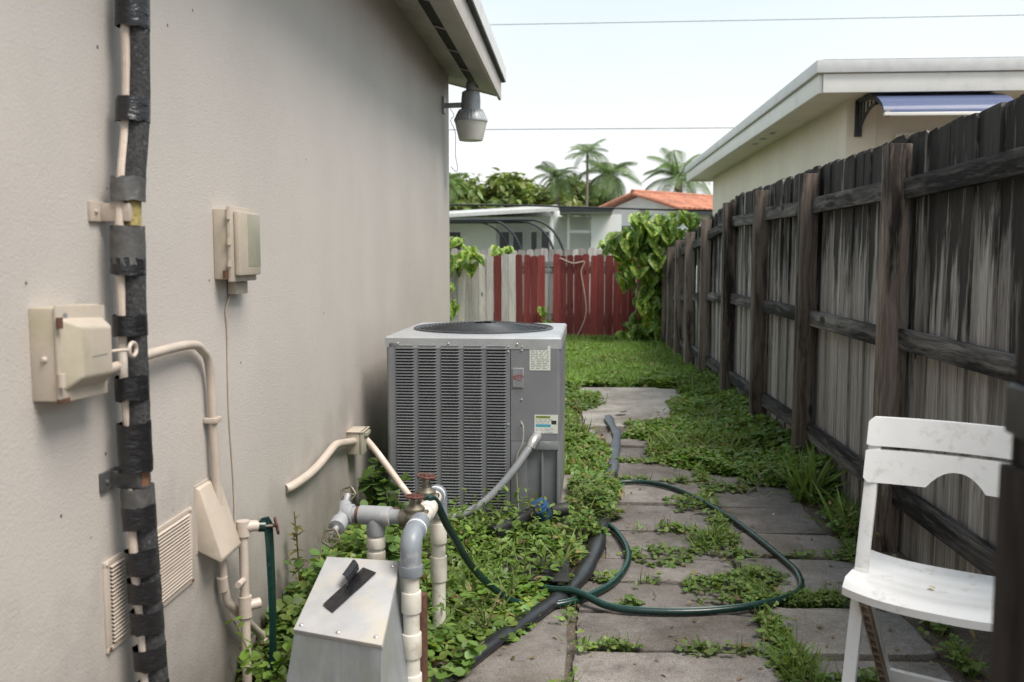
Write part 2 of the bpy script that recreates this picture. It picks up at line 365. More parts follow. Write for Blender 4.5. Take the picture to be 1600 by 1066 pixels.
def text_mesh(txt, size, shear=0):
    cu = bpy.data.curves.new('txt', 'FONT'); cu.body = txt; cu.size = size; cu.align_x = 'CENTER'; cu.align_y = 'CENTER'; cu.shear = shear
    cu.extrude = .0003; o = bpy.data.objects.new('txt', cu); C.objects.link(o)
    bpy.context.view_layer.update()
    me = bpy.data.meshes.new_from_object(o.evaluated_get(bpy.context.evaluated_depsgraph_get()))
    bpy.data.objects.remove(o); return me
# mass leaves: one template placed n times with numpy
def rotm(az, tilt, roll):
    ca, sa, ct, st, cr, sr = np.cos(az), np.sin(az), np.cos(tilt), np.sin(tilt), np.cos(roll), np.sin(roll)
    n = len(az); Z = np.zeros(n); O = np.ones(n)
    A = np.array([[ca, -sa, Z], [sa, ca, Z], [Z, Z, O]]).transpose(2, 0, 1)
    B = np.array([[O, Z, Z], [Z, ct, -st], [Z, st, ct]]).transpose(2, 0, 1)
    D = np.array([[cr, Z, sr], [Z, O, Z], [-sr, Z, cr]]).transpose(2, 0, 1)
    return A @ B @ D
def scatter(name, tv, tf, pos, M, scale, col, mat, parent=None, extra=None):
    tv = np.array(tv, float); n = len(pos); k = len(tv)
    V = np.einsum('nij,kj->nki', M, tv) * np.asarray(scale).reshape(-1, 1, 1) + np.asarray(pos)[:, None, :]
    sizes = np.array([len(f) for f in tf]); flat = np.concatenate([np.array(f) for f in tf])
    L = (flat[None, :] + (np.arange(n) * k)[:, None]).ravel()
    me = bpy.data.meshes.new(name); me.vertices.add(n * k); me.vertices.foreach_set('co', V.ravel())
    me.loops.add(len(L)); me.loops.foreach_set('vertex_index', L.astype(np.int32))
    st = np.concatenate([[0], np.cumsum(sizes)[:-1]])
    starts = (st[None, :] + (np.arange(n) * len(flat))[:, None]).ravel()
    me.polygons.add(len(starts)); me.polygons.foreach_set('loop_start', starts.astype(np.int32))
    me.update(calc_edges=True); me.validate()
    at = me.color_attributes.new('Col', 'FLOAT_COLOR', 'POINT')
    cc = np.ones((n, k, 4)); cc[:, :, :3] = np.asarray(col)[:, None, :]; at.data.foreach_set('color', cc.ravel())
    me.polygons.foreach_set('use_smooth', [True] * len(me.polygons))
    me.materials.append(MATS[mat]); return link(name, me, parent)
LEAF = ([(0, 0, 0), (-.3, .3, .06), (0, .35, -.02), (.3, .3, .06), (-.40, .68, .05), (0, .72, -.02), (.40, .68, .05), (-.2, .96, 0), (0, 1.0, -.04), (.2, .96, 0)],
        [(0, 2, 1), (0, 3, 2), (1, 2, 5, 4), (2, 3, 6, 5), (4, 5, 8, 7), (5, 6, 9, 8)])
POINTY = ([(0, 0, 0), (-.22, .3, .05), (0, .35, -.02), (.22, .3, .05), (-.18, .65, .03), (0, .7, -.03), (.18, .65, .03), (0, 1.08, -.12)],
          [(0, 2, 1), (0, 3, 2), (1, 2, 5, 4), (2, 3, 6, 5), (4, 5, 7), (5, 6, 7)])
BLADE = ([(-.035, 0, 0), (.035, 0, 0), (-.03, .08, .45), (.03, .08, .45), (-.018, .26, .8), (.018, .26, .8), (0, .5, 1.0)],
         [(0, 1, 3, 2), (2, 3, 5, 4), (4, 5, 6)])
CARD = ([(0, 0, 0), (-.28, .5, .08), (.28, .5, .08), (0, 1, -.05)], [(0, 2, 3, 1)])
def vnoise(x, y, s, seed=0):
    x = x * s; y = y * s; xi = np.floor(x).astype(int); yi = np.floor(y).astype(int); fx = x - xi; fy = y - yi
    def h(a, b): 
        v = np.sin(a * 127.1 + b * 311.7 + seed * 74.7) * 43758.5453; return v - np.floor(v)
    fx = fx * fx * (3 - 2 * fx); fy = fy * fy * (3 - 2 * fy)
    return (h(xi, yi) * (1 - fx) + h(xi + 1, yi) * fx) * (1 - fy) + (h(xi, yi + 1) * (1 - fx) + h(xi + 1, yi + 1) * fx) * fy
def inpoly(x, y, poly):
    r = np.zeros(len(x), bool); n = len(poly)
    for i in range(n):
        (x0, y0), (x1, y1) = poly[i], poly[(i + 1) % n]
        c = ((y0 > y) != (y1 > y)) & (x < (x1 - x0) * (y - y0) / (y1 - y0 + 1e-12) + x0); r ^= c
    return r
# ------------------------------------------------------------------ ground and paving
g = MB().add([(-400, -60, -.016), (400, -60, -.016), (400, 900, -.016), (-400, 900, -.016)], [(0, 1, 2, 3)]).build('ground', 'soil'); tag(g, kind='structure')
path = bpy.data.objects.new('path', None); C.objects.link(path); tag(path, kind='structure')
PAV = [  # x0, x1, y0, y1, material, rotation
    (-.40, -.03, 1.95, 2.62, 0, .5), (-.37, -.025, 2.64, 3.31, 0, -.6), (-.02, .62, 1.98, 2.33, 0, .2), (-.015, .63, 2.35, 2.66, 0, -.4), (.0, .635, 2.68, 2.945, 0, .3),
    (.012, .66, 2.97, 3.285, 0, .2), (.02, .64, 3.31, 3.60, 0, -.3), (.08, .66, 3.62, 3.90, 0, .2), (.14, .69, 3.92, 4.31, 0, -.2), (.17, .70, 4.335, 4.78, 0, .4),
    (.19, .71, 4.81, 5.27, 0, -.3), (.22, .74, 5.30, 5.74, 0, .4), (.24, .76, 5.77, 6.22, 0, -.2), (.20, .76, 6.26, 6.72, 0, .3),
    (.70, 1.18, 2.98, 3.38, 1, 1.2), (.67, 1.22, 3.44, 3.93, 1, -.8), (.72, 1.16, 2.42, 2.93, 1, .6), (.70, 1.15, 1.9, 2.39, 1, -.6),
    (.715, 1.20, 3.97, 4.29, 0, -.5), (.72, 1.17, 4.32, 4.76, 0, .5), (.73, 1.19, 4.79, 5.22, 0, -.3), (.76, 1.18, 5.25, 5.70, 0, .3),
    (.05, 1.06, 7.02, 9.10, 2, .5), (-.42, .15, 6.3, 6.85, 1, .5)]
for i, (x0, x1, y0, y1, mi, rz) in enumerate(PAV):
    w, h = (x1 - x0) / 2, (y1 - y0) / 2; poly = []
    for (a, b, c, d) in ((-w, -h, w, -h), (w, -h, w, h), (w, h, -w, h), (-w, h, -w, -h)):
        for t in (0, .17, .33, .5, .67, .83):
            k = random.choice((.012, .02, .05)) if t == 0 else .009
            poly.append((a + (c - a) * t + random.uniform(-k, k) * .5, b + (d - b) * t + random.uniform(-k, k) * .5))
    mb = MB().prism(poly, -.05, .0); o = mb.build('paver', ['paver_concrete', 'paver_pale', 'slab_pale'][mi], path, bevel=.005, seg=2)
    o.location = ((x0 + x1) / 2, (y0 + y1) / 2, random.uniform(-.006, .007)); o.rotation_euler = (R(random.uniform(-.7, .7)), R(random.uniform(-.6, .6)), R(rz * 1.6))

# ------------------------------------------------------------------ the stucco house on the left
h = empty('stucco_house', 'beige stucco house wall carrying meter boxes and pipes, with boxed eave', 'house', (-1.0, 3, 0))
MB().box((-8, -2, -.1), (-1.0, 7.35, 2.70)).build('wall', 'stucco', h, True, bevel=.012)
RY0, RY1 = -2.5, 7.62
def slab(a, b, th, y0, y1):   # a strip between two (x, z) points, th thick upward
    return MB().prism([a, b, (b[0], b[1] + th), (a[0], a[1] + th)], y0, y1, 'Y')
slab((-1.06, 2.697), (-.845, 2.637), .02, RY0, RY1).build('soffit', 'soffit_paint', h, True)
slab((-.775, 2.617), (-.635, 2.577), .02, RY0, RY1).build('soffit', 'soffit_paint', h, True)
slab((-.845, 2.645), (-.775, 2.625), .012, RY0, RY1 - .12).build('soffit_vent', 'mesh_screen', h, True)
slab((-.845, 2.637), (-.775, 2.617), .02, RY1 - .12, RY1).build('soffit', 'soffit_paint', h, True)
for y in np.arange(-1.9, 7.3, .62): slab((-.85, 2.634), (-.77, 2.612), .004, y, y + .022).build('vent_bar', 'soffit_paint', h, True)
MB().box((-.635, RY0, 2.545), (-.612, RY1 + .02, 2.70)).build('fascia', 'paint_trim', h, True, bevel=.003)
MB().prism([(-2.2, 2.99), (-.635, 2.57), (-.635, 2.70), (-2.2, 3.12)], RY1, RY1 + .022, 'Y').build('gable_fascia', 'paint_trim', h, True, bevel=.002)
MB().prism([(-6, 4.02), (-.62, 2.69), (-.585, 2.69), (-.585, 2.80), (-6, 4.14)], RY0, RY1 + .05, 'Y').build('roof', 'shingle_edge', h, True)
MB().box((-.584, RY0, 2.695), (-.575, RY1 + .06, 2.80)).build('drip_edge', 'metal_edge', h, True)

# yard lamp on the far corner of the wall
L = empty('yard_lamp', 'grey dusk to dawn lamp hanging under the eave corner', 'lamp', (-.79, 7.02, 2.15))
P = T((0, 0, 0))
MB().lathe([(.075, .005), (.088, .0), (.094, .02), (.108, .08), (.121, .135), (.123, .14)]).build('lens', 'lamp_lens', L)
col = MB().lathe([(.126, .138), (.126, .146), (.108, .19), (.092, .215), (.088, .218)]); 
for k in range(28):
    a = 2 * math.pi * k / 28; u = Vector((math.cos(a), math.sin(a), 0))
    col.tube([u * .125 + Vector((0, 0, .148)), u * .094 + Vector((0, 0, .214))], .0035, 5)
col.build('ribbed_collar', 'lamp_metal', L)
MB().lathe([(.092, .214), (.092, .224), (.072, .226), (.072, .30), (.066, .355), (.045, .366), (.03, .368)]).build('housing', 'lamp_metal', L)
MB().lathe([(.034, .366), (.036, .372), (.036, .415), (.03, .43)]).build('photocell', 'lamp_metal', L)
MB().beam((-.21, 0, .258), (-.06, 0, .262), .04, .034).build('arm', 'lamp_metal', L, bevel=.004)
MB().box((-.209, -.045, .20), (-.195, .045, .32)).build('mounting_plate', 'lamp_metal', L, bevel=.003)
w = MB().tube(spline([(-.16, .02, .24), (-.13, .02, .19), (-.155, .02, .15), (-.12, .02, .06), (-.12, .02, -.1), (-.105, .02, -.2), (-.12, .02, -.225), (-.155, .02, -.19)], 6), .0022, 6).build('loose_wire', 'cable', L)

# insulated refrigerant line running down the wall
ln = empty('insulated_pipe', 'black foam insulated refrigerant pipe with peeling tape running down the wall', 'pipe', (-.94, 1.95, 0))
axis = spline([(-.955, 1.99, 2.66), (-.945, 1.992, 1.95), (-.942, 1.972, 1.62), (-.940, 1.925, 1.39), (-.94, 1.915, 1.02), (-.938, 1.922, .72), (-.935, 1.935, .48), (-.93, 1.95, .18), (-.925, 1.95, -.03)], 10)
zs = [p.z for p in axis]
def ax_at(z):
    for a, b in zip(axis, axis[1:]):
        if b.z <= z <= a.z: return a.lerp(b, (a.z - z) / (a.z - b.z + 1e-9))
    return axis[-1].copy()
def seg(z0, z1, r, n=7, wob=.0, off=(0, 0, 0)):
    pts, rs = [], []
    for i in range(n + 1):
        z = z0 + (z1 - z0) * i / n; p = ax_at(z) + Vector(off); p += Vector((0, random.uniform(-1, 1) * wob, 0)); pts.append(p); rs.append(r + random.uniform(-1, 1) * wob)
    return MB().tube(pts, rs, 16)
for z0, z1 in ((2.66, 1.415), (1.352, .828), (.795, -.03)): seg(z0, z1, .026, 22, .0009).build('foam_sleeve', 'foam', ln, True)
seg(1.42, 1.345, .019).build('exposed_insulation', 'insul_yellow', ln, True)
seg(.832, .79, .016).build('bare_pipe', 'copper_old', ln, True)
thin = [ax_at(z) + (Vector((-.0139, -.0239, 0)) if z > 1.4 else Vector((-.0139, -.0205 + .004 * math.sin(z * 17), 0))) for z in np.linspace(2.6, -.02, 60)]
MB().tube([p + Vector((0, .004 * math.sin(p.z * 9) - .002, 0)) for p in thin], .0095, 10).build('liquid_pipe', 'pink_paint', ln, True)
for z0, z1, m in ((1.84, 1.775, 'tape'), (1.625, 1.575, 'tape'), (1.455, 1.405, 'tape_dull'), (1.352, 1.27, 'tape_dull'), (1.285, 1.25, 'tape'), (1.165, 1.12, 'tape'), (1.035, .985, 'tape'), (.935, .872, 'tape'), (.876, .828, 'tape'),
                  (.795, .752, 'tape_dull'), (.752, .70, 'tape'), (.655, .60, 'tape'), (.585, .535, 'tape'), (.515, .465, 'tape'), (.43, .38, 'tape'), (.345, .28, 'tape'), (.2, .12, 'tape')):
    a, b = ax_at(z0), ax_at(z1); pts, n = [], 18; mb = MB(); ring = []
    for z in (z0, (z0 + z1) / 2, z1):
        c = ax_at(z) + Vector((-.005, -.0086, 0)); rr = []
        for k in range(n):
            t = 2 * math.pi * k / n
            rr.append(c + Vector((-.5, -.86, 0)) * (.0375 * math.cos(t)) + Vector((.86, -.5, 0)) * (.0305 * math.sin(t)) + Vector((0, 0, random.uniform(-.0035, .0035))) + Vector((random.uniform(-.0012, .0012), 0, 0)))
        ring += rr
    mb.add(ring, [(i * n + k, i * n + (k + 1) % n, (i + 1) * n + (k + 1) % n, (i + 1) * n + k) for i in range(2) for k in range(n)])
    mb.build('tape_band', m, ln, True)
for zc, m, r0 in ((1.382, 'tan_paint', 0), (.812, 'tape_dull', 1)):
    MB().box((-1.0, 1.855, zc - .021), (-.992, 1.93, zc + .021)).box((-.992, 1.893, zc - .02), (-.93, 1.901, zc + .018)).box((-.937, 1.895, zc - .017), (-.931, 1.95, zc + .017)).build('pipe_bracket', m, ln, True, bevel=.002)
    MB().lathe([(.005, 0), (.005, .003), (.002, .005)], T((-.992, 1.873, zc), (0, R(90), 0)), 8).build('screw', m, ln, True)

# disconnect box with a pull ring
bx = empty('disconnect_box', 'tan metal switch box with domed cover and pull ring beside the insulated pipe', 'electrical box', (-1.0, 1.72, 1.0))
MB().box((0, -.088, .022), (.0495, .075, .195)).build('box_body', 'tan_box', bx, bevel=.003)
lid = MB().prism([(-.092, .020), (.082, .014), (.082, .192), (-.092, .2)], .05, .056, 'X').build('cover', 'tan_box', bx, bevel=.002)
a = [(-.078, .04), (.073, .036), (.073, .168), (-.078, .176)]; b2 = [(-.055, .062), (.058, .058), (.058, .152), (-.055, .16)]
MB().add([(.056, y, z) for y, z in a] + [(.082, y, z) for y, z in b2], [(4, 5, 6, 7)] + [(i, (i + 1) % 4, 4 + (i + 1) % 4, 4 + i) for i in range(4)]).build('domed_panel', 'tan_box', lid, bevel=.007, seg=3)
MB().box((.0822, -.02, .098), (.0827, .035, .1)).build('label_line', 'ink', lid)
MB().tube([(.062, -.094, .05), (.062, -.094, .075)], .007, 10).build('hinge', 'tan_box', bx)
MB().tube([(.062, -.094, .158), (.062, -.094, .178)], .006, 10).build('hinge', 'rust', bx)
MB().box((.049, -.0925, .018), (.0575, -.06, .027)).build('rust_patch', 'rust', bx, bevel=.001)
ring = [Vector((.085, .135 + .016 * math.cos(t), .097 + .014 * math.sin(t))) for t in np.linspace(0, 2 * math.pi, 17)]
MB().tube([(.055, .08, .097), (.07, .10, .098), (.085, .12, .098)], .0036, 8).tube(ring, .0042, 8, False).build('pull_ring', 'tan_paint', bx)
MB().lathe([(.006, 0), (.006, .003), (.003, .006)], T((.027, -.088, .10), (R(90), 0, 0)), 10).build('screw', 'tan_paint', bx)
MB().box((.0562, -.072, .172), (.0568, -.058, .184)).build('foil_label', 'silver', lid)

cd = empty('wall_conduit', 'tan painted conduit bending down the wall from the switch box', 'conduit', (-.97, 2.4, 0))
pts = spline([(-.965, 1.80, 1.052), (-.965, 1.87, 1.056), (-.97, 2.034, 1.066), (-.975, 2.27, 1.066), (-.978, 2.36, 1.045), (-.978, 2.41, .985), (-.978, 2.425, .77), (-.978, 2.45, .494), (-.975, 2.47, .343), (-.965, 2.52, .275), (-.95, 2.78, .06), (-.94, 2.86, -.02)], 8)
MB().tube(pts, .0118, 12).build('tube', 'tan_paint', cd, True)
MB().box((-.999, 2.405, .84), (-.962, 2.445, .855)).build('strap', 'tan_paint', cd, True, bevel=.003)
MB().tube([(-.978, 2.452, .40), (-.978, 2.46, .36)], .0155, 12).build('coupling', 'tan_paint', cd, True)
MB().tube([(-.952, 2.70, .125), (-.945, 2.79, .05)], .0175, 12).build('coupling', 'tan_paint', cd, True)

ph = empty('telephone_box', 'tan plastic telephone box with raised cover, mounted high on the wall', 'utility box', (-1.0, 2.62, 1.2))
MB().box((0, -.105, .025), (.04, .085, .22)).build('box_body', 'tan_box', ph, bevel=.005)
MB().box((.0402, -.11, .018), (.052, .09, .228)).build('cover_rim', 'tan_box', ph, bevel=.004)
MB().box((.0522, -.09, .035), (.068, .086, .215)).build('cover', 'tan_box', ph, bevel=.007)
MB().box((.0682, -.02, .06), (.0688, .08, .208)).build('faded_panel', 'grey_label', ph, bevel=.0002)
for z in (.06, .12, .19): MB().tube([(.046, -.112, z), (.046, -.112, z + .018)], .006, 8).build('latch', 'tan_box', ph)
MB().box((.005, -.02, -.02), (.03, .075, .018)).build('cable_entry', 'tan_box', ph, bevel=.003)
MB().tube([(.035, -.109, .028), (.035, -.109, .05)], .008, 10).build('hinge', 'rust', ph)
wv = [(-.994, 2.63, 1.19)] + [(-.996, 2.60 - .02 + .006 * math.sin(z * 13) + (.04 * (1.15 - z)), z) for z in np.arange(1.14, .44, -.05)]
tag(MB().tube(spline(wv, 3), .0028, 6).build('phone_cable', 'tan_paint'), 'thin painted cable hanging down the wall under the telephone box', 'cable')

# louvred foundation vent
gr = empty('wall_vent', 'tan louvred vent grille low on the wall behind the insulated pipe', 'vent', (-1.0, 2.08, .44))
MB().box((-.0, -.225, 0), (.006, .225, .012)).box((0, -.225, .188), (.006, .225, .2)).box((0, -.225, .012), (.006, -.205, .188)).box((0, .205, .012), (.006, .225, .188)).box((0, -.008, .012), (.006, .008, .188)).build('frame', 'tan_paint', gr, bevel=.0015)
MB().box((.0005, -.206, .01), (.0015, .206, .19)).build('backing', 'mesh_screen', gr)
sm = MB().prism([(.002, 0), (.0035, .001), (.0115, -.0022), (.0108, -.0036)], 0, .195, 'Y').mesh('vent_slat'); sm.materials.append(MATS['tan_paint'])
for y in (-.204, .009):
    for k in range(20): link('slat', sm, gr, (0, y, .021 + k * .0087))
for y, z, m in ((-.215, .194, 'tan_paint'), (-.215, .006, 'rust'), (.215, .194, 'tan_paint'), (.215, .006, 'rust')):
    MB().lathe([(.0055, 0), (.0055, .002), (.002, .004)], T((.006, y, z), (0, R(90), 0)), 8).build('screw', m, gr)

hd = empty('vent_hood', 'sloping tan sheet metal hood beside the louvred vent', 'vent hood', (-1.0, 2.43, .49))
MB().prism([(0, 0.02), (.066, -.012), (.069, .0), (.012, .185), (0, .19)], -.09, .05, 'Y').build('hood', 'tan_box', hd, bevel=.003)
MB().box((0, -.095, .012), (.0025, .055, .195)).build('flange', 'tan_box', hd)

# hose tap with riser, red wheel and flat green hose
tp = empty('hose_tap', 'tan painted outdoor tap and riser with small red wheel', 'tap', (-.92, 2.56, 0)); TP0 = len(bpy.data.objects)
MB().tube([(-.93, 2.495, -.02), (-.93, 2.495, .30), (-.93, 2.495, .53)], .013, 12).build('riser', 'tan_paint', tp, True)
MB().tube([(-.93, 2.495, .505), (-.93, 2.495, .548)], .019, 12).tube([(-.93, 2.495, .53), (-.905, 2.510, .530), (-.89, 2.517, .528)], [.018, .016, .015], 12).build('tap_body', 'tan_paint', tp, True)
MB().tube([(-.93, 2.495, .27), (-.93, 2.495, .33)], .019, 12).tube([(-.93, 2.495, .30), (-.895, 2.520, .303)], .015, 12).build('tee_fitting', 'tan_paint', tp, True)
MB().tube([(-.93, 2.445, .38), (-.93, 2.495, .38)], .009, 8).build('side_fitting', 'tan_paint', tp, True)
MB().tube([(-.893, 2.515, .528), (-.878, 2.523, .526)], .0165, 12).build('hose_collar', 'hose_green', tp, True)
MB().tube([(-.88, 2.521, .526), (-.85, 2.537, .524)], .005, 8).build('stem', 'brass', tp, True)
def wheel(name, c, rad, axisrot, mat, parent, world=True, n=6):
    M_ = T(c, axisrot); mb = MB(); rim = []
    for t in np.linspace(0, 2 * math.pi, 37):
        rr = rad * (1 + .07 * math.cos(n * t)); rim.append(M_ @ Vector((rr * math.cos(t), rr * math.sin(t), 0)))
    mb.tube(rim, rad * .16, 8, False)
    for k in range(n):
        t = 2 * math.pi * k / n; mb.beam(M_ @ Vector((0, 0, .001)), M_ @ Vector((rad * math.cos(t), rad * math.sin(t), 0)), rad * .2, rad * .16, M_.to_3x3() @ Vector((0, 0, 1)))
    mb.lathe([(rad * .34, -rad * .12), (rad * .36, 0), (rad * .28, rad * .2), (rad * .08, rad * .24)], M_, 12)
    return mb.build(name, mat, parent, world)
wheel('hand_wheel', (-.848, 2.538, .523), .022, (0, R(80), R(25)), 'rust_red', tp)
band = []
for p, wd in (((-.886, 2.517, .548), .012), ((-.878, 2.525, .55), .018), ((-.870, 2.533, .525), .020), ((-.868, 2.535, .46), .019), ((-.866, 2.537, .35), .018), ((-.866, 2.540, .24), .017), ((-.87, 2.542, .12), .017), ((-.88, 2.555, .02), .016)): band.append((Vector(p), wd))
mb = MB(); vs = []
for p, wd in band:
    d = Vector((.35, .93, 0)); nrm = Vector((.93, -.35, 0)) * .0045
    vs += [p - d * wd, p + nrm, p + d * wd, p - nrm]
mb.add(vs, [(i * 4 + k, i * 4 + (k + 1) % 4, i * 4 + 4 + (k + 1) % 4, i * 4 + 4 + k) for i in range(len(band) - 1) for k in range(4)] + [(3, 2, 1, 0), tuple(len(vs) - 4 + k for k in range(4))])
tag(mb.build('flat_hose', 'hose_green', bevel=.001), 'collapsed flat green hose hanging from the wall tap', 'hose')

# small switch box feeding the condenser
sb = empty('switch_box', 'small tan outlet box on the wall beside the air conditioner', 'electrical box', (-1.0, 4.02, .42))
MB().box((0, -.06, 0), (.058, .06, .098)).build('box_body', 'tan_box', sb, bevel=.004)
MB().box((.0585, -.062, -.003), (.07, .066, .102)).build('cover', 'grey_label', sb, bevel=.003)
MB().box((.07, -.025, .074), (.082, .055, .092)).build('flap', 'grey_label', sb, bevel=.003)
MB().box((-.0, -.066, .0985), (.075, .07, .102)).build('drip_lid', 'tan_box', sb, bevel=.001)
sc1 = MB().tube(spline([(-1.0, 3.10, .485), (-.985, 3.13, .488), (-.972, 3.28, .492), (-.97, 3.42, .50), (-.97, 3.55, .515), (-.97, 3.66, .525), (-.97, 3.80, .505), (-.97, 3.97, .478)], 7), .0165, 12).build('wall_conduit', 'tan_paint')
tag(sc1, 'short wavy tan conduit from a hole in the wall to the small outlet box', 'conduit')
fx = empty('flexible_conduit', 'flexible conduit, tan then grey, looping from outlet box to the air conditioner', 'conduit', (-.5, 4.05, 0))
P0 = spline([(-.935, 4.05, .47), (-.90, 4.05, .43), (-.84, 4.03, .36), (-.76, 4.0, .265), (-.69, 3.98, .19), (-.62, 3.97, .148), (-.56, 3.97, .14)], 8)
MB().tube(P0, .0155, 12).build('tan_tube', 'pink_paint', fx, True)
P1 = spline([(-.57, 3.97, .14), (-.50, 3.98, .152), (-.42, 4.0, .19), (-.34, 4.03, .26), (-.27, 4.06, .34), (-.215, 4.10, .415), (-.19, 4.125, .445)], 8)
MB().tube(P1, .0175, 12).build('grey_tube', 'conduit_grey', fx, True)
MB().tube(spline([(-.20, 4.115, .43), (-.187, 4.13, .457), (-.175, 4.165, .468), (-.175, 4.20, .468)], 4), .023, 12).build('elbow_fitting', 'silver', fx, True)

# ------------------------------------------------------------------ the air conditioner
ac = empty('air_conditioner', 'large grey louvred outdoor air conditioning condenser with round top fan guard', 'air conditioner', (-.47, 4.2, 0), R(-1.0))
W, D, Z0, Z1 = .40, .90, .075, .872
MB().box((-.44, -.03, -.03), (.44, D + .04, .068)).build('equipment_pad', 'paver_concrete', ac, bevel=.012)
ux = lambda px: (px - 597.) / 279 * .8 - .4
uz = lambda py: .922 - (py - 528.) * 4.2 / 1450
cols = [(157, 242), (265, 350), (374, 459), (483, 568), (592, 682)]
cols = [(ux(560 + a / 2.961), ux(560 + b / 2.961)) for a, b in cols]; seam = ux(560 + 705 / 2.961)
zt, zb = uz(460 + 234 / 2.961), .10
pn = MB(); xs = [-.385] + [v for c in cols for v in c] + [seam - .003]
for i in range(0, len(xs), 2): pn.box((xs[i], -.004, zb), (xs[i + 1], .004, zt))
pn.box((-.385, -.004, zt), (seam - .003, .004, Z1)); pn.box((-.385, -.004, Z0), (seam - .003, .004, zb))
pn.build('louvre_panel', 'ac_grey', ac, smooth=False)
MB().box((-.385, .05, Z0), (seam, .06, Z1)).build('coil', 'ac_dark', ac)
pit = .01385; n = int((zt - zb) / pit)
for a, b in cols:
    mb = MB()
    for k in range(n):
        z = zb + .003 + k * pit
        mb.prism([(-.0035, z + .0045), (-.009, z + .0005), (-.0105, z + .0014), (-.0105, z + .0032), (.004, z + .0105), (.006, z + .009)], a, b, 'X')
    tag(mb.build('louvre_column', 'ac_grey', ac, smooth=False), kind='stuff')
for xs_ in (-1, 1):
    c = []
    for t in np.linspace(0, math.pi / 2, 6): c.append((xs_ * (W - .015 + .015 * math.sin(t)), .011 - .015 * math.cos(t)))
    if xs_ < 0: MB().prism(c + [(-W, D), (-W + .004, D), (-W + .004, .004), (-.385, .004)], Z0, Z1).build('corner_panel', 'ac_grey', ac)
    else: MB().prism([(seam, -.004)] + c[0:] + [(W, D), (W - .004, D), (W - .004, .01), (seam, .01)], .445, Z1).build('control_panel', 'ac_grey', ac)
MB().box((-W + .004, D - .004, Z0), (W - .004, D - .0005, Z1)).build('rear_panel', 'ac_grey', ac)
MB().box((seam, .022, Z0), (W - .012, .03, .445)).box((W - .012, .0, Z0), (W - .002, D - .01, .445)).box((seam, -.003, Z0), (seam + .075, .022, .445)).box((seam + .14, .004, Z0), (seam + .15, .022, .445)).build('service_recess', 'ac_grey', ac, bevel=.002)
MB().box((seam + .075, -.006, .405), (W - .006, .021, .4445)).build('valve_bracket', 'conduit_grey', ac, bevel=.003)
# top cap with a round opening
nC = 64; rO = .335; cyc = D / 2
def sq(t, w, d):
    cx, sy = math.cos(t), math.sin(t); k = 1 / max(abs(cx) / w, abs(sy) / d); return (cx * k, cyc + sy * k)
angs = [2 * math.pi * (k + .5) / nC for k in range(nC)]
def capring(fn, z): return [(*fn(t), z) for t in angs]
w2, d2 = W + .006, D / 2 + .006
rings = [capring(lambda t: sq(t, w2, d2), Z1 - .004), capring(lambda t: sq(t, w2, d2), Z1 + .042), capring(lambda t: sq(t, w2 - .008, d2 - .008), Z1 + .05),
         capring(lambda t: (rO * 1.03 * math.cos(t), cyc + rO * 1.03 * math.sin(t)), Z1 + .055), capring(lambda t: (rO * math.cos(t), cyc + rO * math.sin(t)), Z1 + .05), capring(lambda t: (rO * math.cos(t), cyc + rO * math.sin(t)), Z1 - .02)]
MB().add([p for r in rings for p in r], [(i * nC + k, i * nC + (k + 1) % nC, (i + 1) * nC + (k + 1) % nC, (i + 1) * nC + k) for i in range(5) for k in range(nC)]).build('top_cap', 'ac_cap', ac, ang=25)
MB().lathe([(rO - .004, .35), (rO - .004, Z1 + .03)], T((0, cyc, 0)), 48, False).lathe([(.01, .36), (rO - .004, .36)], T((0, cyc, 0)), 48, False).build('fan_shroud', 'ac_dark', ac)
gd = MB()
for i, rr in enumerate(np.linspace(.09, .345, 15)):
    z = Z1 + .085 - .030 * (rr / .345) ** 2; gd.tube([(rr * math.cos(t), cyc + rr * math.sin(t), z) for t in np.linspace(0, 2 * math.pi, 57)], .0028, 6, False)
for k in range(8):
    t = 2 * math.pi * k / 8 + .2; gd.tube([(rr * math.cos(t), cyc + rr * math.sin(t), Z1 + .081 - .030 * (rr / .345) ** 2) for rr in (.06, .15, .25, .352)], .0036, 6)
tag(gd.build('fan_guard', 'ac_guard', ac), kind='stuff')
MB().lathe([(.345, Z1 + .047), (.352, Z1 + .06), (.345, Z1 + .064), (.335, Z1 + .05)], T((0, cyc, 0)), 56, False).build('guard_rim', 'ac_guard', ac)
MB().lathe([(.085, Z1 - .11), (.085, Z1 + .06), (.075, Z1 + .074), (.02, Z1 + .077)], T((0, cyc, 0)), 28).build('fan_motor', 'silver', ac)
bl = MB()
for k in range(4):
    a = k * math.pi / 2 + .3; M_ = T((0, cyc, Z1 - .12), (0, 0, a)) @ T((0, 0, 0), (R(22), 0, 0)); bl.box((.05, -.07, -.002), (.30, .07, .002), M_)
bl.build('fan_blades', 'ac_dark', ac)
for x in (-.345, -.11, .205): MB().lathe([(.006, 0), (.006, .002), (.003, .004)], T((x, -.0065, Z1 + .018), (R(90), 0, 0)), 8).build('screw', 'silver', ac)
for x, py in ((seam - .012, 543), (seam - .012, 551), (seam - .012, 667), (seam + .05, 543), (seam + .05, 549), (seam + .05, 606), (seam + .05, 627), (seam + .05, 666)):
    MB().lathe([(.0055, 0), (.0055, .002), (.002, .004)], T((x, -.004, uz(py)), (R(90), 0, 0)), 8).build('screw', 'silver', ac)
def plate(name, x0, x1, p0, p1, mat, y=-.0052, th=.001, parent=ac):
    return MB().box((x0, y - th, uz(p1)), (x1, y, uz(p0))).build(name, mat, parent)
lab = plate('rating_label', ux(828), ux(861), 541, 580, 'sticker', -.0042)
pr = MB()
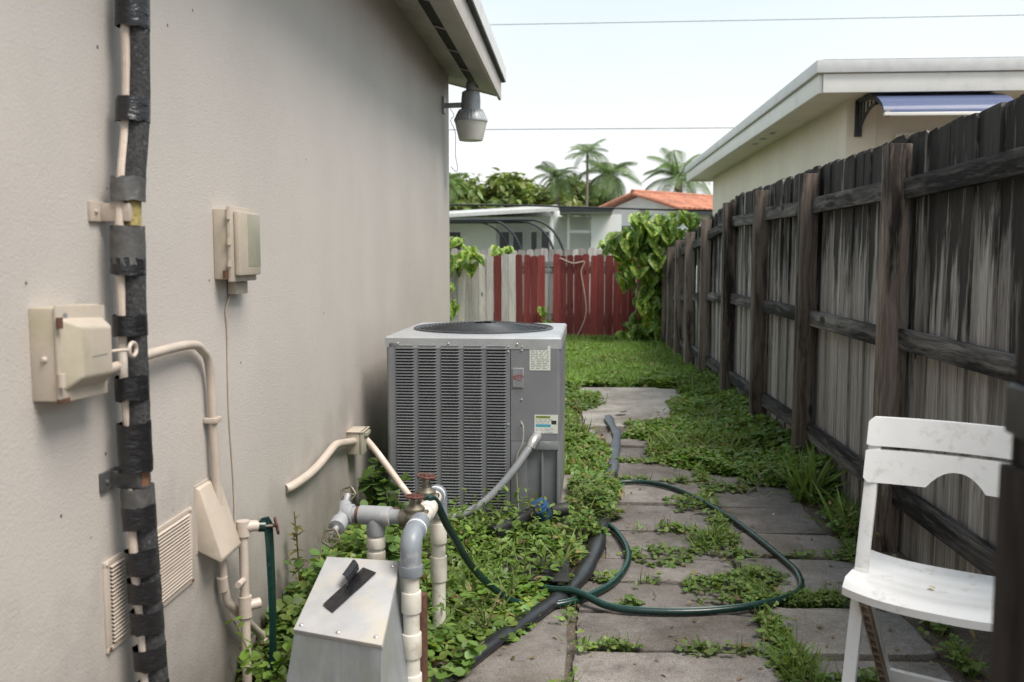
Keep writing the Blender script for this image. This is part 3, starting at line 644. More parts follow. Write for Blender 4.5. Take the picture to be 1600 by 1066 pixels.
for k in range(13):
    z = uz(544 + k * 2.75); x = ux(830)
    while x < ux(857):
        l = random.uniform(.006, .024); l = min(l, ux(858.5) - x); pr.box((x, -.0056, z - .0016), (x + l, -.0053, z + .0012)); x += l + random.uniform(.003, .012)
tag(pr.build('label_print', 'ink', lab), kind='stuff')
wl = plate('warning_label', ux(836), ux(873.3), 650.5, 680, 'sticker', -.0042)
MB().box((ux(838), -.0056, uz(656)), (ux(861), -.0053, uz(652))).build('label_band', 'ink_green', wl)
MB().box((ux(838), -.0056, uz(670)), (ux(862), -.0053, uz(665.5))).build('label_band', 'ink_blue', wl)
MB().box((ux(863), -.0056, uz(665.5)), (ux(871), -.0053, uz(659.5))).build('label_band', 'ink_black', wl)
pr = MB()
for p in (658.5, 661, 663.5, 673, 675.5, 678):
    x = ux(838)
    while x < ux(860):
        l = random.uniform(.008, .02); pr.box((x, -.0056, uz(p) - .001), (x + l, -.0053, uz(p) + .001)); x += l + .005
tag(pr.build('label_print', 'ink', wl), kind='stuff')
tm = text_mesh('WARNING', .0135); tm.materials.append(MATS['ink_black']); link('label_text', tm, wl, (ux(850), -.0058, uz(654)), (R(90), 0, 0))
bp = MB().box((ux(801), -.0085, uz(607.5)), (ux(818.5), -.0042, uz(576.5))).build('badge', 'silver', ac, bevel=.001)
MB().box((ux(802), -.0092, uz(606.3)), (ux(817.5), -.0086, uz(577.7))).build('badge_face', 'conduit_grey', bp)
tm = text_mesh('RUUD', .0185, .15); tm.materials.append(MATS['logo_red']); link('badge_text', tm, bp, (ux(809.7), -.0096, uz(591)), (R(90), 0, 0))
for s in (1, -1): MB().tube([(ux(809.7) + .019 * q + s * .002, -.0096, uz(591) + s * (.0095 + .003 * math.sin(q * 2.4))) for q in np.linspace(-1, 1, 9)], .0011, 5).build('badge_swoosh', 'logo_red', bp)
tag(MB().tube(spline([(-.247, 4.176, .54), (-.235, 4.172, .51), (-.238, 4.17, .44), (-.262, 4.17, .38), (-.265, 4.165, .30), (-.258, 4.165, .17), (-.25, 4.15, .05)], 6), .0028, 6).build('loose_string', 'string'), 'pale string dangling down the front of the louvred condenser', 'string')

# ------------------------------------------------------------------ pump cover and pipe manifold
pc = empty('pump_cover', 'galvanised sheet metal pump cover with black tape strip on its lid', 'pump cover', (-.6, 2.45, 0))
top = [(-.718, 2.275, .33), (-.476, 2.195, .33), (-.500, 2.56, .415), (-.714, 2.585, .415)]
bot = [(-.775, 2.24, -.03), (-.474, 2.15, -.03), (-.425, 2.60, -.03), (-.755, 2.63, -.03)]
V8 = bot + top
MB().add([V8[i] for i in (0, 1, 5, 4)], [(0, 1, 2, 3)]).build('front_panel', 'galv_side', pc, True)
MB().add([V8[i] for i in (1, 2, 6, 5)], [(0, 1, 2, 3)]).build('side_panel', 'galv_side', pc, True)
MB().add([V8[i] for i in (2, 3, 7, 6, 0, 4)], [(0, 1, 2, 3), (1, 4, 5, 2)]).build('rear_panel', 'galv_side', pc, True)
tl = [Vector(p) for p in top]; ctr = sum(tl, Vector()) / 4; nrm = (tl[1] - tl[0]).cross(tl[3] - tl[0]).normalized()
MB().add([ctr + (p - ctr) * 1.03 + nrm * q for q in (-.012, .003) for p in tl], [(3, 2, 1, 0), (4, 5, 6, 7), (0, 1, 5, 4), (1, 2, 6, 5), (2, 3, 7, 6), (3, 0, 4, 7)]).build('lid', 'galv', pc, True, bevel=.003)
def onlid(u, v, h=.0045):  # bilinear point on the lid
    return tl[0].lerp(tl[1], u).lerp(tl[3].lerp(tl[2], u), v) + nrm * h
q = [onlid(.44, .30), onlid(.60, .25), onlid(.665, .90), onlid(.475, .92)]
q = [onlid(.21, .33), onlid(.36, .25), onlid(.74, .82), onlid(.54, .88)]
st = MB(); N = 8; vs = []
for i in range(N + 1):
    t = i / N; a, b_ = q[0].lerp(q[3], t), q[1].lerp(q[2], t); vs += [a + nrm * random.uniform(0, .002), b_ + nrm * random.uniform(0, .002)]
st.add(vs, [(2 * i, 2 * i + 1, 2 * i + 3, 2 * i + 2) for i in range(N)]).build('tape_strip', 'tape', pc, True)
cu = MB(); vs = []; e0, e1 = onlid(.40, .60), onlid(.47, .83); back = (e0 - onlid(.6, .5)).normalized()
for i in range(9):
    a = i / 8 * 4.2; r_ = .017; off = back * (-math.sin(a) * r_) + nrm * (r_ - math.cos(a) * r_ + .002); vs += [e0 + off, e1 + off]
cu.add(vs, [(2 * i, 2 * i + 1, 2 * i + 3, 2 * i + 2) for i in range(8)]).build('peeled_tape_curl', 'tape', pc, True)
for u, v in ((.93, .06), (.06, .05), (.93, .93), (.5, .04)): MB().lathe([(.006, 0), (.006, .002), (.003, .004)], Matrix.Translation(onlid(u, v, .003)) @ nrm.to_track_quat('Z', 'Y').to_matrix().to_4x4(), 8).build('screw', 'silver', pc, True)

mf = empty('pipe_manifold', 'grey and white plastic pipe manifold with two rusty valves beside the pump cover', 'pipework', (-.46, 2.7, 0))
Xm = -.455; zM = .505; r0 = .0235
MB().tube([(Xm, 2.50, -.03), (Xm, 2.50, .455)], r0, 16).build('front_riser', 'pvc_white', mf, True)
for z0, z1 in ((.355, .295), (.235, .165), (.115, .05)): MB().tube([(Xm, 2.50, z0), (Xm, 2.50, z1)], .0285, 16).build('pipe_coupling', 'pvc_white', mf, True, bevel=.003)
MB().tube(spline([(Xm, 2.50, .405), (Xm, 2.50, .455), (Xm, 2.506, .488), (Xm, 2.53, .505), (Xm, 2.56, zM)], 6), .0305, 18).build('elbow', 'pvc_grey', mf, True)
MB().tube([(Xm, 2.50, .40), (Xm, 2.50, .432)], .0335, 18).build('elbow_socket', 'pvc_grey', mf, True, bevel=.003)
MB().tube([(Xm, 2.56, zM), (Xm, 2.66, zM)], .0315, 18).build('pipe_coupling', 'pvc_grey', mf, True, bevel=.003)
MB().tube([(Xm, 2.578, zM), (Xm, 2.588, zM)], .0322, 18).build('primer_ring', 'primer', mf, True)
MB().tube([(Xm, 2.66, zM), (Xm, 2.97, zM)], r0, 16).build('cross_pipe', 'pvc_white', mf, True)
MB().tube([(Xm, 2.76, zM), (Xm, 2.83, zM)], .029, 16).build('pipe_coupling', 'pvc_white', mf, True, bevel=.003)
MB().tube(spline([(Xm, 2.945, zM), (Xm, 2.985, zM), (Xm, 3.015, .495), (Xm, 3.02, .46), (Xm, 3.02, .42)], 6), .0305, 18).build('elbow', 'pvc_grey', mf, True)
MB().tube([(Xm, 2.958, zM), (Xm, 2.968, zM)], .0322, 18).build('primer_ring', 'primer', mf, True)
MB().tube([(Xm, 3.02, .43), (Xm, 3.02, -.03)], r0, 16).build('rear_riser', 'pvc_white', mf, True)
for z0, z1 in ((.40, .33), (.285, .2)): MB().tube([(Xm, 3.02, z0), (Xm, 3.02, z1)], .0285, 16).build('pipe_coupling', 'pvc_white', mf, True, bevel=.003)
for (x, y, zc, zw) in ((-.478, 2.70, .505, .572), (-.475, 2.90, .505, .586)):
    v = MB().tube([(x - .045, y, zc), (x + .04, y, zc)], .027, 14).lathe([(.036, -.03), (.036, .01), (.03, .02), (.031, .032), (.022, .04), (.016, .045), (.012, zw - zc - .006)], T((x, y, zc)), 16).build('valve_body', 'brass', mf, True, bevel=.002)
    wheel('hand_wheel', (x, y, zw), .0275, (R(random.uniform(-6, 6)), R(5), random.random()), 'rust_red', mf)
zt_ = .505
MB().tube([(-.70, 2.735, zt_), (-.50, 2.71, zt_)], .0225, 16).build('branch_pipe', 'pvc_grey_light', mf, True)
MB().tube([(-.652, 2.729, zt_), (-.553, 2.717, zt_)], .0295, 18).tube([(-.602, 2.723, zt_), (-.602, 2.723, .445)], .0285, 18).build('tee', 'pvc_grey_light', mf, True, bevel=.003)
for x in (-.662, -.545): MB().tube([(x, 2.73, zt_), (x + .01, 2.729, zt_)], .025, 16).build('rusty_nipple', 'rust', mf, True)
MB().tube([(-.602, 2.723, .45), (-.602, 2.723, .30)], .0235, 16).build('down_pipe', 'pvc_white', mf, True)
MB().tube([(-.602, 2.723, .452), (-.602, 2.723, .444)], .026, 16).build('rusty_nipple', 'rust', mf, True)
for z0, z1 in ((.438, .405), (.395, .36)): MB().tube([(-.602, 2.723, z0), (-.602, 2.723, z1)], .029, 16).build('pipe_coupling', 'pvc_white', mf, True, bevel=.003)
MB().tube([(-.672, 2.732, zt_), (-.70, 2.735, zt_)], .031, 16).tube([(-.705, 2.69, .49), (-.70, 2.735, zt_), (-.71, 2.78, .52)], .021, 16).tube([(-.708, 2.665, .482), (-.705, 2.70, .493)], .026, 16).build('angle_valve', 'pvc_grey_light', mf, True, bevel=.003)
MB().tube([(-.712, 2.63, .468), (-.708, 2.67, .484)], .010, 10).tube([(-.71, 2.775, .518), (-.712, 2.82, .54)], .010, 10).build('valve_stem', 'silver', mf, True)
wheel('broken_wheel', (-.714, 2.622, .465), .024, (R(70), R(10), 0), 'brass', mf, True, 5)
wheel('broken_wheel', (-.712, 2.825, .543), .022, (R(60), R(0), 0), 'brass', mf, True, 5)
MB().tube([(-.444, 2.60, -.02), (-.444, 2.60, .31)], .018, 12).build('rusty_stake', 'rust', mf, True)

# ------------------------------------------------------------------ hoses and loose pipes on the ground
hp = [(-.457, 2.80, .533), (-.44, 2.86, .515), (-.407, 2.95, .395), (-.342, 3.10, .21), (-.25, 3.22, .075), (-.17, 3.28, .02), (-.05, 3.305, .018), (.06, 3.40, .018), (.16, 3.56, .018), (.225, 3.80, .018), (.225, 4.05, .018), (.165, 4.32, .018), (.05, 4.42, .02), (-.10, 4.18, .025), (-.24, 3.92, .03), (-.27, 3.70, .03),
      (-.19, 3.50, .03), (-.09, 3.41, .035), (.008, 3.36, .045), (.12, 3.29, .022), (.238, 3.262, .018), (.42, 3.265, .018), (.59, 3.31, .018), (.76, 3.40, .018), (.86, 3.51, .018), (.895, 3.66, .018), (.885, 3.84, .018), (.777, 4.42, .018), (.66, 4.80, .018), (.56, 5.03, .018), (.44, 5.16, .018), (.32, 5.19, .018), (.18, 5.15, .018), (.05, 5.2, .016)]
hs = empty('garden_hose', 'dark green garden hose looping from the valve across the pavers', 'hose', (0, 3.5, 0))
pts = spline(hp, 7); MB().tube(pts, .0125, 12).build('hose_tube', 'hose_green', hs, True)
sa = []
for p, q_ in zip(pts, pts[1:]): 
    d = (q_ - p).normalized(); s_ = d.cross(Vector((0, 0, 1))).normalized(); sa.append(p + s_ * -.006 + s_.cross(d) * .0105)
MB().tube(sa, .0028, 5).build('hose_stripe', 'hose_stripe', hs, True)
fp = empty('drain_hose', 'wide flattened black drain hose lying along the edge of the pavers', 'hose', (0, 4, 0))
pp = spline([(-.62, 2.1, .0), (-.43, 2.55, .012), (-.38, 2.72, .016), (-.21, 3.07, .018), (-.06, 3.36, .02), (.02, 3.58, .018), (.085, 3.9, .02), (.125, 4.3, .022), (.16, 4.75, .02), (.20, 5.2, .02), (.25, 5.75, .02), (.275, 6.2, .022), (.30, 6.6, .026), (.275, 7.0, .022), (.262, 7.3, .03)], 7)
k = int(len(pp) * .66)
MB().tube(pp[:k + 1], [.036 + .004 * math.sin(i * .9) for i in range(k + 1)], 16, True, .5).build('black_length', 'black_plastic', fp, True)
MB().tube(pp[k:], [.031 + .005 * math.sin(i * .7) for i in range(len(pp) - k)], 16, True, .3).build('faded_length', 'greyblack_plastic', fp, True)
bpz = empty('capped_pipe', 'short black pipe with a blue cap lying in the weeds before the condenser', 'pipe', (-.24, 3.95, 0))
MB().tube([(-.335, 3.80, .13), (-.20, 3.98, .16), (-.13, 4.07, .165)], .028, 16).build('pipe_body', 'black_plastic', bpz, True)
MB().tube([(-.345, 3.787, .128), (-.29, 3.86, .14)], .034, 16).build('pipe_collar', 'black_plastic', bpz, True, bevel=.003)
MB().tube([(-.135, 4.04, .13), (-.155, 4.00, .205)], [.037, .035], 18).tube([(-.147, 4.012, .175), (-.152, 4.004, .19)], .04, 18).build('cap', 'blue_plastic', bpz, True, bevel=.005)
MB().tube([(-.10, 4.06, .155), (-.03, 4.07, .165)], .03, 14).build('end_plug', 'ac_dark', bpz, True, bevel=.004)
MB().tube([(-.34, 3.79, .10), (-.50, 3.62, .06)], .004, 6).build('thin_rod', 'string', bpz, True)
tag(MB().box((-.33, 3.46, .0), (-.02, 3.75, .004), T((0, 0, .008), (R(.6), R(1), 0))).build('plastic_scrap', 'ac_dark'), 'scrap of black plastic sheet under the crossing green hose', 'plastic sheet')
# ------------------------------------------------------------------ dark fence on the right
fxx = lambda y: 1.42 - .012 * (y - 4)
def ftop(y): return 1.818 if y < 8.2 else 1.818 - (y - 8.2) * .079
fn = empty('wooden_fence', 'tall weathered dark picket fence with posts and rails along the path', 'fence', (1.42, 4, 0))
def picket_mesh(name, mat, H, w, th, ear, warp=.004):
    mb = MB(); ys = (-w / 2, w / 2); zs_ = [0, .5 * H, H - ear]; vs = []
    for z in zs_:
        o_ = random.uniform(-warp, warp); vs += [(-th / 2 + o_, ys[0], z), (th / 2 + o_, ys[0], z), (th / 2 + o_, ys[1], z), (-th / 2 + o_, ys[1], z)]
    o_ = random.uniform(-warp, warp); vs += [(-th / 2 + o_, ys[0] + ear * .8, H), (th / 2 + o_, ys[0] + ear * .8, H), (th / 2 + o_, ys[1] - ear * .8, H - random.uniform(0, .012)), (-th / 2 + o_, ys[1] - ear * .8, H - random.uniform(0, .012))]
    fs = [(3, 2, 1, 0), (12, 13, 14, 15)] + [(i * 4 + k, i * 4 + (k + 1) % 4, i * 4 + 4 + (k + 1) % 4, i * 4 + 4 + k) for i in range(3) for k in range(4)]
    me = mb.add(vs, fs).mesh(name, smooth=False); me.materials.append(MATS[mat]); return me
pms = [picket_mesh('picket_%d' % i, 'picket_wood', 1.85, random.uniform(.128, .136), .018, random.uniform(.012, .022)) for i in range(6)]
y = 1.3; i = 0
while y < 14.0:
    H = ftop(y) + random.uniform(-.008, .008); x = fxx(y) + (.049 if i % 2 else .036) + random.uniform(-.002, .002)
    link('picket', random.choice(pms), fn, (x - 1.42, y - 4, -.02), (R(random.uniform(-.35, .35)), R(random.uniform(-.3, .3)), R(random.uniform(-2.2, 2.2))), (1, 1, (H + .02) / 1.85))
    y += .117 + random.uniform(-.005, .003); i += 1
posts = [1.5, 2.85, 4.16, 5.62, 6.92, 8.25, 9.6, 10.75, 11.75, 12.6, 13.3, 13.95]
for y in posts:
    w_ = .049; t_ = ftop(y) - random.uniform(.04, .065); x = fxx(y) - 1.42
    mb = MB().box((-w_, -w_, -.05), (w_, w_, t_)); o = mb.build('post', 'post_wood', fn, bevel=.006, seg=2); o.location = (x - .04, y - 4, 0); o.rotation_euler = (R(random.uniform(-.5, .5)), R(random.uniform(-.4, .4)), R(random.uniform(-3, 3)))
for a, b in zip(posts, posts[1:]):
    for f_, hh in ((.872, .088), (.508, .088), (.135, .092)):
        za, zb_ = ftop(a) * f_ + random.uniform(-.012, .012), ftop(b) * f_ + random.uniform(-.012, .012)
        o = MB().beam((fxx(a) - 1.42 - .006, a - 4 + .051, za), (fxx(b) - 1.42 - .006, b - 4 - .051, zb_), .038, hh).build('rail', 'rail_wood', fn, bevel=.003)

# dark gate post close beside the camera
gp = empty('gate_post', 'black weathered gate post with latch, close beside the white chair', 'post', (.46, .9, 0))
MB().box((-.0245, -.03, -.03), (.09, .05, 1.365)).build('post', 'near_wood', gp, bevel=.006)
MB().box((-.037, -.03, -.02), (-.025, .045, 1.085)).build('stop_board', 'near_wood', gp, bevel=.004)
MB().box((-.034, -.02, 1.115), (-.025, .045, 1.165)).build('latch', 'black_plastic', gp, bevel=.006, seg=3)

# ------------------------------------------------------------------ white folding chair
ch = empty('folding_chair', 'white plastic folding chair standing in front of the dark fence', 'chair', (.766, 2.49, 0), R(-30.7))
CW = .425
def strip(xs_, lo, hi, ly, th, nz=5):
    mb = MB(); vs = []; fs = []
    for x in xs_:
        a, b = lo(x), hi(x)
        for k in range(nz + 1):
            z = a + (b - a) * k / nz; y0 = ly(x, z); vs += [(x, y0, z), (x, y0 + th, z)]
    m_ = (nz + 1) * 2
    for i in range(len(xs_) - 1):
        for k in range(nz):
            p = i * m_ + k * 2; fs += [(p, p + m_, p + m_ + 2, p + 2), (p + 1, p + 3, p + m_ + 3, p + m_ + 1)]
        p = i * m_; fs.append((p, p + 1, p + m_ + 1, p + m_)); p = i * m_ + nz * 2; fs.append((p, p + m_, p + m_ + 1, p + 1))
    for i in (0, len(xs_) - 1):
        for k in range(nz): p = i * m_ + k * 2; fs.append((p, p + 2, p + 3, p + 1))
    return mb.add(vs, fs)
lean = lambda z: .12 * (z - .45) / .395
bow = lambda x, z: lean(z) + .03 * (1 - (2 * x / CW - 1) ** 2) - .006
xs_ = list(np.linspace(-.014, CW + .014, 41))
def rc(x, r=.012):  # rounded slat ends
    d = min(x + .014, CW + .014 - x); return 0 if d > r else r - math.sqrt(max(0, r * r - (r - d) ** 2))
strip(xs_, lambda x: .772 + rc(x) * .3, lambda x: .848 - rc(x), bow, .018).build('top_slat', 'white_plastic', ch, bevel=0, ang=50)
arch = lambda x: .676 + .045 * (1 - min(1, abs(x - CW / 2) / .072) ** 2.2) if abs(x - CW / 2) < .072 else .676
strip(sorted(set(xs_ + [CW / 2 + d for d in (-.072, -.068, -.06, .06, .068, .072)])), lambda x: arch(x) + rc(x), lambda x: .762 - rc(x) * .3, bow, .018).build('lower_slat', 'white_plastic', ch, ang=50)
for x in (.004, CW - .004):
    MB().beam((x, lean(.84) + .014, .84), (x, lean(.45) + .008, .45), .034, .02, (0, 1, .3)).beam((x, lean(.452) + .008, .452), (x, -.137, 0), .034, .022, (0, 1, .3)).build('leg', 'white_plastic', ch, bevel=.004)
    s_ = 1 if x < .1 else -1; xr = x + s_ * .030
    pA, pB = Vector((xr, -.075, .425)), Vector((xr, .285, 0))
    lg = MB().beam(pA, pB, .022, .032, (0, 1, .8)).build('leg', 'white_plastic', ch, bevel=.003)
    d = (pB - pA).normalized(); up_ = Vector((1, 0, 0)).cross(d).normalized(); mb = MB()
    for k in range(13):
        c = pA.lerp(pB, (k + .7) / 13.5); mb.beam(c - up_ * .034, c - up_ * .016, .02, .003, d)
    for sx in (-.0095, .0095): mb.beam(pA - up_ * .025 + Vector((sx, 0, 0)), pB - up_ * .025 + Vector((sx, 0, 0)), .003, .02, up_)
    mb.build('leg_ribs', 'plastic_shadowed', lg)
MB().beam((.03, .215, .085), (CW - .03, .215, .085), .02, .036).build('crossbar', 'white_plastic', ch, bevel=.003)
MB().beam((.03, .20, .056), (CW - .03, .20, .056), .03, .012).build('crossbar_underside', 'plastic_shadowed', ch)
mb = MB(); nx, ny = 27, 26; vs = []
for i in range(nx):
    u = -1 + 2 * i / (nx - 1); fr = -.098 - .062 * (1 - abs(u) ** 2.6)
    for j in range(ny):
        t = j / (ny - 1); ly = fr + (.150 - fr) * t
        z = .447 - .016 * (1 - u * u) * math.sin(t * math.pi) + .016 * max(0, t - .75) * 4 * (abs(u) ** 3) - .02 * max(0, .12 - t) / .12
        z -= .0028 if (j % 5 == 3 and 0 < i < nx - 1 and 2 < j < ny - 2) else 0
        vs.append((CW / 2 + u * (CW / 2 + .018 - .012 * (t > .8)), ly, z))
n = len(vs); vs += [(x, y, z - .020) for x, y, z in vs]; fs = []
for i in range(nx - 1):
    for j in range(ny - 1): p = i * ny + j; fs += [(p, p + ny, p + ny + 1, p + 1), (n + p, n + p + 1, n + p + ny + 1, n + p + ny)]
for i in range(nx - 1): p = i * ny; fs.append((p, n + p, n + p + ny, p + ny)); p += ny - 1; fs.append((p, p + ny, n + p + ny, n + p))
for j in range(ny - 1): p = j; fs.append((p, p + 1, n + p + 1, n + p)); p = (nx - 1) * ny + j; fs.append((p, n + p, n + p + 1, p + 1))
MB().add(vs, fs).build('seat', 'white_plastic', ch, ang=50)
o = scatter('fallen_leaf', *LEAF, np.array([[.0, 0, 0]]), rotm(np.array([.7]), np.array([.1]), np.array([.2])), [.02], [(.5, .3, .05)], 'yellow_leaf'); o.location = (.93, 2.39, .437); tag(o, 'tiny yellow leaf fallen on the white chair seat', 'leaf')

# ------------------------------------------------------------------ fence across the back
bf = empty('back_fence', 'short picket fence across the back, grey boards then red painted boards', 'fence', (0, 14.4, 0))
bpm = {}
for key, mt in (('g', 'grey_picket'), ('r', 'red_picket')):
    bpm[key] = []
    for i in range(3):
        mb = MB(); w_ = .108; e = .022
        mb.prism([(-w_ / 2, 0), (w_ / 2, 0), (w_ / 2, 1.33 - e), (w_ / 2 - e, 1.33 - random.uniform(0, .01)), (-w_ / 2 + e, 1.33), (-w_ / 2, 1.33 - e * random.uniform(.6, 1.3))], -.009, .009, 'Y')
        me = mb.mesh('back_picket', smooth=False); me.materials.append(MATS[mt]); bpm[key].append(me)
seq = [(a, b, 'g') for a, b in ((0, 36), (36, 70), (70, 103), (103, 137), (137, 170), (170, 203), (203, 237), (237, 270))] + [(273, 308, 'r'), (307, 340, 'g'), (341, 375, 'g'), (376, 408, 'r'), (409, 440, 'r'), (441, 475, 'r'), (476, 510, 'r'), (545, 577, 'r'), (578, 610, 'r'), (611, 641, 'r'), (643, 683, 'r'), (683, 715, 'r'), (715, 747, 'r'), (748, 783, 'r'), (785, 820, 'r'), (821, 858, 'r'), (860, 893, 'r'), (894, 928, 'r'), (929, 962, 'r'), (963, 997, 'r'), (998, 1030, 'r'), (1031, 1064, 'r')]
for a, b, c in [(-36 * k - 35, -36 * k, 'g') for k in range(6, -1, -1)] + seq:
    px = 680 + (a + b) / 2 / 2.961; w_ = (b - a) / 2.961 * 14.4 / 1450
    link('picket', random.choice(bpm[c]), bf, ((px - 900) * 14.4 / 1450, 0, -.02), (R(random.uniform(-.6, .6)), R(random.uniform(-.7, .7)), R(random.uniform(-1.5, 1.5))), (w_ / .112, 1, random.uniform(.985, 1.012)))
for z in (.28, 1.02): MB().box((-4.6, .012, z), (1.25, .05, z + .085)).build('rail', 'grey_rail', bf, bevel=.003)
for x in (-3.3, -1.2, .5): MB().box((x - .045, .052, -.05), (x + .045, .14, 1.25)).build('post', 'grey_rail', bf, bevel=.004)
gf = empty('rear_grey_fence', 'grey weathered picket fence standing just behind the red boards', 'fence', (0, 14.9, 0))
for k in range(48):
    link('picket', random.choice(bpm['g']), gf, (-4.4 + k * .122, 0, -.02), (0, R(random.uniform(-.6, .6)), 0), (1.02, 1, random.uniform(1.05, 1.085)))
MB().box((-4.5, -.05, 1.12), (1.5, -.012, 1.2)).box((-4.5, -.05, .3), (1.5, -.012, .38)).build('rail', 'grey_rail', gf)

# ------------------------------------------------------------------ neighbour's house behind the dark fence
nb = empty('neighbour_house', 'cream house with white flat roof edge rising behind the dark fence', 'house', (2.4, 8.6, 0))
MB().box((2.38, 8.5, -.1), (12, 16.6, 2.69)).build('wall', 'cream_wall', nb, True, bevel=.01)
MB().box((2.36, 8.47, -.1), (2.62, 8.75, 2.67)).build('corner_pilaster', 'cream_wall', nb, True, bevel=.006)
MB().box((2.01, 7.92, 2.65), (12, 17.0, 2.67)).build('soffit', 'cream_soffit', nb, True)
MB().box((1.97, 7.9, 2.615), (2.0, 17.03, 2.765)).build('side_fascia', 'white_trim', nb, True, bevel=.003)
MB().box((2.001, 7.87, 2.615), (12, 7.9, 2.765)).build('front_fascia', 'white_trim', nb, True, bevel=.003)
MB().box((2.001, 17.0, 2.615), (12, 17.03, 2.765)).build('rear_fascia', 'white_trim', nb, True)
MB().box((1.94, 7.84, 2.77), (12, 17.06, 2.87)).build('drip_edge', 'metal_edge', nb, True, bevel=.003)
MB().prism([(2.0, 2.86), (12, 2.86), (12, 2.885), (2.0, 2.885)], 7.9, 17.0, 'Y').build('roof', 'shingle_edge', nb, True)
MB().box((2.78, 8.44, 2.18), (3.9, 8.498, 2.36)).build('door_header', 'cream_soffit', nb, True, bevel=.004)
MB().box((2.86, 8.45, 0), (3.8, 8.497, 2.17)).build('door', 'white_trim', nb, True, bevel=.004)
for k in range(3): MB().box((2.14, 10.6 + k * .5, 2.646), (2.20, 10.72 + k * .5, 2.649)).build('soffit_vent', 'grey_paint', nb, True)
aw = empty('door_awning', 'curved translucent blue awning with black brackets under the white fascia', 'awning', (2.46, 8.46, 2.40))
def arc(t): return (-.78 * math.sin(t * 1.45) / math.sin(1.45), .235 * (math.cos(t * 1.25) - math.cos(1.25)) / (1 - math.cos(1.25)))
ts = np.linspace(0, 1, 15)
for x in (.0, .95):
    mb = MB(); pr_ = [arc(t) for t in ts]
    for (a, b), (c, d) in zip(pr_, pr_[1:]): mb.beam((x, a, b), (x, c, d), .035, .04, (1, 0, 0))
    mb.tube(spline([(x, -.02, -.02), (x, -.16, .07), (x, -.33, .13), (x, -.5, .14)], 5), .014, 8)
    for k in range(5): mb.tube([(x, -.05 - .1 * k, .03 + .03 * k), (x, -.06 - .1 * k, .22 - .012 * k)], .009, 6)
    mb.build('bracket', 'dark_frame', aw); MB().box((x - .03, -.02, -.07), (x + .03, .035, .242)).build('wall_plate', 'dark_frame', aw, bevel=.006)
vs = []
for x in (-.03, 1.0):
    for t in ts: a, b = arc(t); vs.append((x, a, b + .024))
n = len(ts); V2 = vs + [(x, y_, z + .006) for x, y_, z in vs]
MB().add(V2, [(k, k + 1, n + k + 1, n + k) for k in range(n - 1)] + [(2 * n + k, 3 * n + k, 3 * n + k + 1, 2 * n + k + 1) for k in range(n - 1)] + [(n - 1, 2 * n - 1, 4 * n - 1, 3 * n - 1), (0, 2 * n, 3 * n, n)]).build('curved_sheet', 'awning_sheet', aw)
MB().box((-.03, -.80, -.004), (1.0, -.765, .022)).build('front_bar', 'white_trim', aw, bevel=.004)

# ------------------------------------------------------------------ white house with tiled gable at the back
th_ = empty('tiled_house', 'white house with orange barrel tile gable roof beyond the back fence', 'house', (1.59, 24, 0), R(45))
# local x along the ridge (away to the right), local y across the gable
MB().prism([(-1.38, -.1), (1.38, -.1), (1.38, 2.40), (0, 2.80), (-1.38, 2.40)], 0, 7, 'X').build('wall', 'white_wall', th_)
MB().box((-.03, -1.5, 2.31), (-.005, -1.36, 2.40)).build('eave_bracket', 'dark_frame', th_)
rf = MB().prism([(-1.62, 2.36), (0, 2.825), (1.62, 2.36), (1.62, 2.40), (0, 2.87), (-1.62, 2.40)], -.28, 7.2, 'X').build('roof', 'roof_tile', th_)
MB().box((-.3, -1.66, 2.30), (7.2, -1.60, 2.40)).build('gutter', 'dark_frame', th_)
tmb = MB(); vs = []
for xx in (0, .42):
    for t in np.linspace(0, math.pi, 7): vs.append(((.095 - .012 * (xx > 0)) * math.cos(t), xx, .06 * math.sin(t)))
tmb.add(vs, [(k, k + 1, 8 + k, 7 + k) for k in range(6)] + [(6, 5, 4, 3, 2, 1, 0)]); tile = tmb.mesh('tile'); tile.materials.append(MATS['roof_tile'])
sl = math.atan2(.465, 1.62)
for side in (1, -1):
    for cI in range(30):
        for r_ in range(4 if side < 0 else 4):
            q_ = 1.60 - r_ * .39; xx = -.2 + cI * .2 + (.0 if side < 0 else 0)
            if side > 0 and cI > 6: continue
            rotz = 0 if side < 0 else math.pi
            link('tile', tile, rf, (xx, side * q_, 2.405 + (1.60 - q_) * .285 + random.uniform(0, .006)), (sl, 0, rotz))
MB().tube([(x, 0, 2.90) for x in np.linspace(-.26, 7.1, 3)], .07, 10).build('ridge_tiles', 'roof_tile', rf)
MB().box((-.05, -.25, 2.36), (-.003, -.05, 2.46)).build('gable_vent', 'grey_paint', th_)
for y0, y1, z0, z1 in ((.15, .85, 1.45, 2.12),):
    wf = MB().box((-.05, y0, z0), (-.004, y1, z1)).build('window', 'white_paint', th_); MB().box((-.058, y0 + .06, z0 + .06), (-.051, y1 - .06, z1 - .06)).build('pane', 'window_glass', wf)
